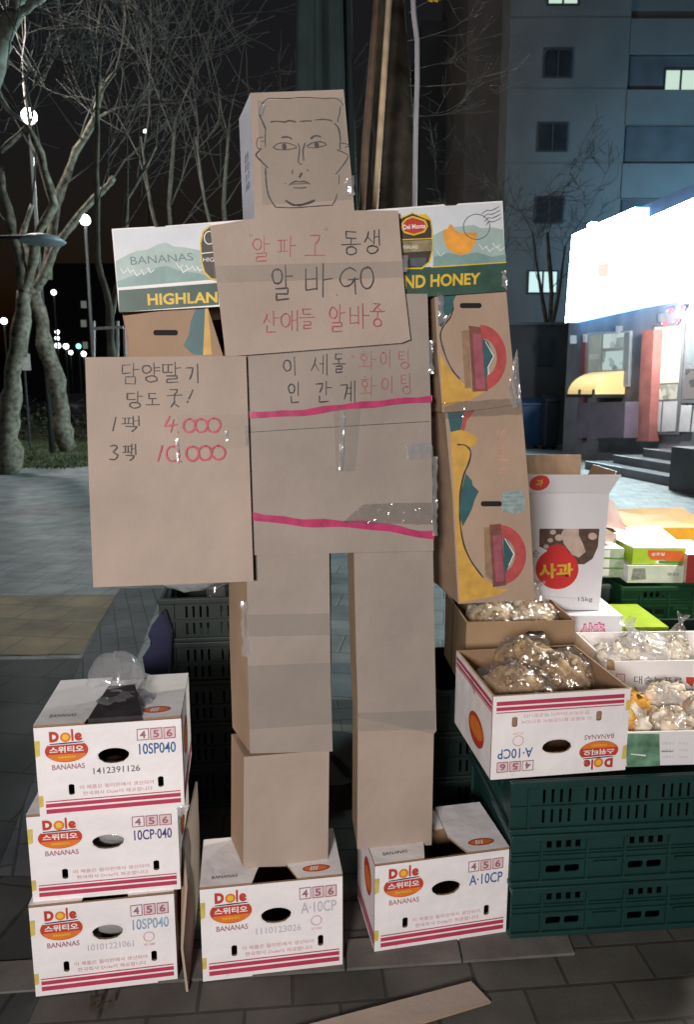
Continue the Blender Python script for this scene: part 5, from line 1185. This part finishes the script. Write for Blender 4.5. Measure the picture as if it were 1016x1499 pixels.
win = quadbox('window', [(860, 487), (923, 484), (920, 566), (858, 566)], -.06, .063, WF)
quadbox('pane', [(863, 490), (881, 489), (879, 563), (861, 563)], -.066, .004, glow('pane_glow_a', (.10, .13, .12), (.34, .38, .33), .95, 2), None, win)
quadbox('pane', [(884, 489), (914, 487), (912, 509), (883, 510)], -.066, .004, glow('pane_glow_b', (.15, .2, .2), (.5, .6, .58), 1.0, 3), None, win)
quadbox('pane', [(883, 515), (913, 513), (911, 541), (882, 542)], -.066, .004, glow('pane_glow_c', (.10, .15, .16), (.5, .62, .6), .9, 5), None, win)
quadbox('pane', [(916, 488), (922, 487), (919, 563), (913, 563)], -.066, .004, glow('pane_glow_d', (.10, .15, .18), (.3, .38, .4), .5, 2), None, win)
door = quadbox('door', [(956, 476), (1003, 472), (995, 636), (948, 636)], -.06, .063, mat('door_frame', (.10, .11, .12), .5, .1, 5))
DG = glow('doorway_glow', (.55, .56, .40), (1.0, 1.0, .86), 1.25, 1.6, .5)
quadbox('pane', [(959, 479), (1000, 476), (994, 560), (954, 562)], -.066, .004, DG, None, door)
quadbox('pane', [(953, 564), (993, 562), (991, 584), (952, 586)], -.066, .004, glow('doorway_low', (.30, .34, .26), (.85, .85, .7), .8, 6), None, door)
for q in ([(951, 589), (969, 588), (966, 632), (948, 632)], [(972, 588), (992, 587), (989, 631), (969, 632)]): quadbox('lower_panel', q, -.07, .01, mat('door_panel', (.42, .44, .46), .5, .15, 3), None, door)
for q in ([(962, 540), (971, 540), (970, 556), (961, 556)], [(957, 570), (968, 569), (967, 580), (956, 581)]): quadbox('poster', q, -.072, .004, mat('paper_notice', (.6, .6, .55), .6, .2, 20), None, door)
win2 = quadbox('window', [(1006, 470), (1070, 465), (1060, 590), (998, 590)], -.06, .063, mat('door_frame', (.1, .11, .12))); quadbox('pane', [(1012, 482), (1066, 478), (1058, 556), (1006, 530)], -.066, .004, glow('pane_glow_e', (.12, .2, .25), (.75, .95, 1), .7, 3), None, win2)
quadbox('pane', [(1004, 540), (1060, 540), (1058, 584), (1001, 584)], -.066, .004, glow('pane_glow_f', (.06, .07, .08), (.4, .36, .36), .6, 5), None, win2)
for q in ([(998, 593), (1014, 593), (1010, 632), (994, 632)], [(1017, 593), (1060, 593), (1054, 632), (1012, 632)]): quadbox('lower_panel', q, -.06, .05, mat('door_panel', (.3, .3, .3)))
RD = emit('red_neon', (1, .10, .20), 1.6); PKL = emit('pink_neon', (1, .45, .5), 2.0)
for x, y in ((982, 455), (1000, 452), (974, 474), (991, 471)):
    mb = MB(); p_ = H(x, y, -.1); k_ = mpp(15)
    for dx, dz, rr in ((-1.8, 1.2, 2.2), (1.8, 1.4, 2.2), (0, -1.2, 2.4)): blob(mb, (p_.x + dx*k_*1.6, p_.y, p_.z + dz*k_), rr*k_, RD, 1, 9, 7, .2, (1.5, .4, 1))
    blob(mb, (p_.x, p_.y - .06, p_.z), 1.3*k_, PKL, 1, 8, 6, .2, (1.5, .5, 1)); mb.build('red_light', shop)
mb = MB(); pl_ = H(1013, 466, -.25); blob(mb, pl_, 6*mpp(14), emit('white_lamp', (1, .88, .85), 6), 1, 12, 10, 0); mb.build('white_light', shop)
wp = S0 + Vector((pl_.x*fH.c - (pl_.y - .5)*fH.s, pl_.x*fH.s + (pl_.y - .5)*fH.c, pl_.z)); point('shop_entrance_bulb', tuple(wp), 420, .15, (1, .93, .88))
for x, y in ((837, 497), (856, 495), (904, 483), (966, 465)): quadbox('wall_lamp', [(x-2, y-6), (x+2, y-6), (x+2, y+6), (x-2, y+6)], -.10, .10, emit('dim_lamp', (.7, .85, .95), .45))
# steps
q0 = H(872, 667, -1.2).x; ST = mat('step_stone', (.10, .11, .12), .7, .25, 3, .3, 30)
mb = MB()
for i in range(3): mb.box((q0 - .1 + .42*i, -1.35 + .35*i, 0 if i == 0 else .1502*i), (8.5, .0 if i == 2 else .0, .15*(i+1)), ST)
mb.build('steps', shop)
mb = MB()
for i in range(3): mb.box((q0 - .1 + .42*i, -1.36 + .35*i, .15*(i+1) + .001), (4.6, -1.31 + .35*i, .15*(i+1) + .006), mat('step_nosing', (.45, .46, .47), .5, .2, 3))
mb.build('step_nosing', shop)
e0 = H(992, 660, -1.5); mb = MB(); mb.box((e0.x, -1.6, 0), (9, -.8, .95*e0.z + .1), mat('dark_granite', (.025, .028, .032), .5, .3, 4)); mb.build('stair_cheek', shop)
# awning: quarter barrel, profile reaching out from the wall
a0 = H(913, 543, -.02); a1 = H(880, 577, -.02); L0 = H(913, 577, -.02); xa, xb = L0.x - 1.1, L0.x + .05
AWN = bpy.data.materials.new('lit_awning'); AWN.use_nodes = True; p_ = AWN.node_tree.nodes['Principled BSDF']; p_.inputs['Base Color'].default_value = (.45, .32, .12, 1); p_.inputs['Emission Color'].default_value = (1, .74, .34, 1); p_.inputs['Emission Strength'].default_value = .6; p_.inputs['Roughness'].default_value = .6  # warm light on the awning is put in as emission
hz = a0.z - L0.z
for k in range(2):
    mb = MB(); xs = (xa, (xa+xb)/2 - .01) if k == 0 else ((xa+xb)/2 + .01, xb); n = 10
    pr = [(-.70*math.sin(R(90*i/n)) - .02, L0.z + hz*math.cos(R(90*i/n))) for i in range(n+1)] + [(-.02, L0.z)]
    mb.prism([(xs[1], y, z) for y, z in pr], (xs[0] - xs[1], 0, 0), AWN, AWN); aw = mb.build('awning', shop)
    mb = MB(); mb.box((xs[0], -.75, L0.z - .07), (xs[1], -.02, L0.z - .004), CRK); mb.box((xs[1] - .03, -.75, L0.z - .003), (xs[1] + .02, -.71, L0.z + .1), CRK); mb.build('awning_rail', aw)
quadbox('counter', [(846, 590), (916, 588), (914, 641), (842, 641)], -.55, .5, mat('mauve_panel', (.105, .085, .115), .6, .2, 3))
# signs: light boxes
SIGN = bpy.data.materials.new('sign_face'); SIGN.use_nodes = True
nt = SIGN.node_tree; p_ = nt.nodes['Principled BSDF']; p_.inputs['Emission Color'].default_value = (.66, .95, 1.0, 1); p_.inputs['Emission Strength'].default_value = 42; p_.inputs['Base Color'].default_value = (.8, .8, .8, 1)
EDGE = emit('added_edge_glow', (.22, .55, 1.0), 6)  # box sides made to glow, added to throw blue onto the wall behind
sg = thing('shop_sign', 'left of two glaring white light box signs on the shop', 'shop sign', fH, 'white light box signs')
quadbox('sign_box', [(838, 344), (931, 303), (924, 450), (828, 472)], -.32, .30, SIGN, EDGE, sg)
quadbox('emblem', [(876, 387), (893, 384), (891, 405), (875, 407)], -.325, .004, emit('beige_emblem', (1, .86, .70), 1.0), None, sg)
mb = MB(); blob(mb, H(868, 330, -.2), 11*mpp(16), SIGN, 1, 12, 8, 0, (1, .6, .4)); mb.build('sign_lamp', sg, True)
sg2 = thing('shop_sign', 'right of two glaring white light box signs on the shop, cut by the picture edge', 'shop sign', fH, 'white light box signs')
quadbox('sign_box', [(931.5, 327), (1016, 290), (1130, 240), (1105, 412), (1016, 433), (924.5, 450)], -.35, .30, SIGN, EDGE, sg2)
# annex wall and bins left of the shop
fN = Frame((at(690, 600, 20.5).x, 20.5, 0), 0); t = thing('annex_wall', 'low dark annex wall between the apartment block and the shop', 'wall', fN); mb = MB(); xr = fN.loc(at(845, 600, 20.5)).x
mb.box((0, 0, 0), (xr, .3, at(760, 476, 20.5).z), mat('annex_render', (.06, .066, .072), .8, .2, 1)); mb.build('wall', t)
mb = MB(); mb.box((-.02, -.06, at(760, 476, 20.5).z + .001), (xr + .02, .34, at(760, 472, 20.5).z), mat('coping', (.12, .13, .14), .7, .1, 3)); mb.build('coping', t)
a = fN.loc(at(788, 495, 20.5)); b = fN.loc(at(806, 535, 20.5)); mb = MB(); mb.box((a.x, -.05, b.z), (b.x, -.002, a.z), GL); mb.build('window', t)
def bin_(px, Y, wpx, h, label, m):
    p = at(px, 640, Y); fr = Frame((p.x, Y, 0), 0); t = thing('wheeled_bin', label, 'bin', fr, 'bins beside the shop'); w_ = wpx*mpp(Y)/2; mb = MB()
    vs = [(-w_*.85, 0, .08), (w_*.85, 0, .08), (w_*.85, w_*1.5, .08), (-w_*.85, w_*1.5, .08), (-w_, -.05, h), (w_, -.05, h), (w_, w_*1.8, h), (-w_, w_*1.8, h)]
    mb.mesh(vs, [(0,3,2,1),(4,5,6,7),(0,1,5,4),(1,2,6,5),(2,3,7,6),(3,0,4,7)], m); bevel(mb.build('body', t), .03, 2)
    mb = MB(); mb.prism([(-w_*1.04, -.08, h + .005), (w_*1.04, -.08, h + .005), (w_*1.04, w_*1.9, h + .14), (-w_*1.04, w_*1.9, h + .14)], (0, 0, .05), m, m); mb.build('lid', t)
    for sx in (-.7, .7):
        mb = MB(); mb.tube([(sx*w_ - .04, w_*1.3, .1), (sx*w_ + .04, w_*1.3, .1)], .1, CRK, 12); mb.build('wheel', t)
bin_(778, 19, 38, 1.15, 'blue wheeled bin against the dark annex wall', mat('blue_bin', (.02, .06, .13), .5, .2, 4)); bin_(808, 18.6, 22, 1.25, 'dark narrow bin between the blue bin and the shop awning', mat('dark_bin', (.018, .022, .03), .5, .2, 4))
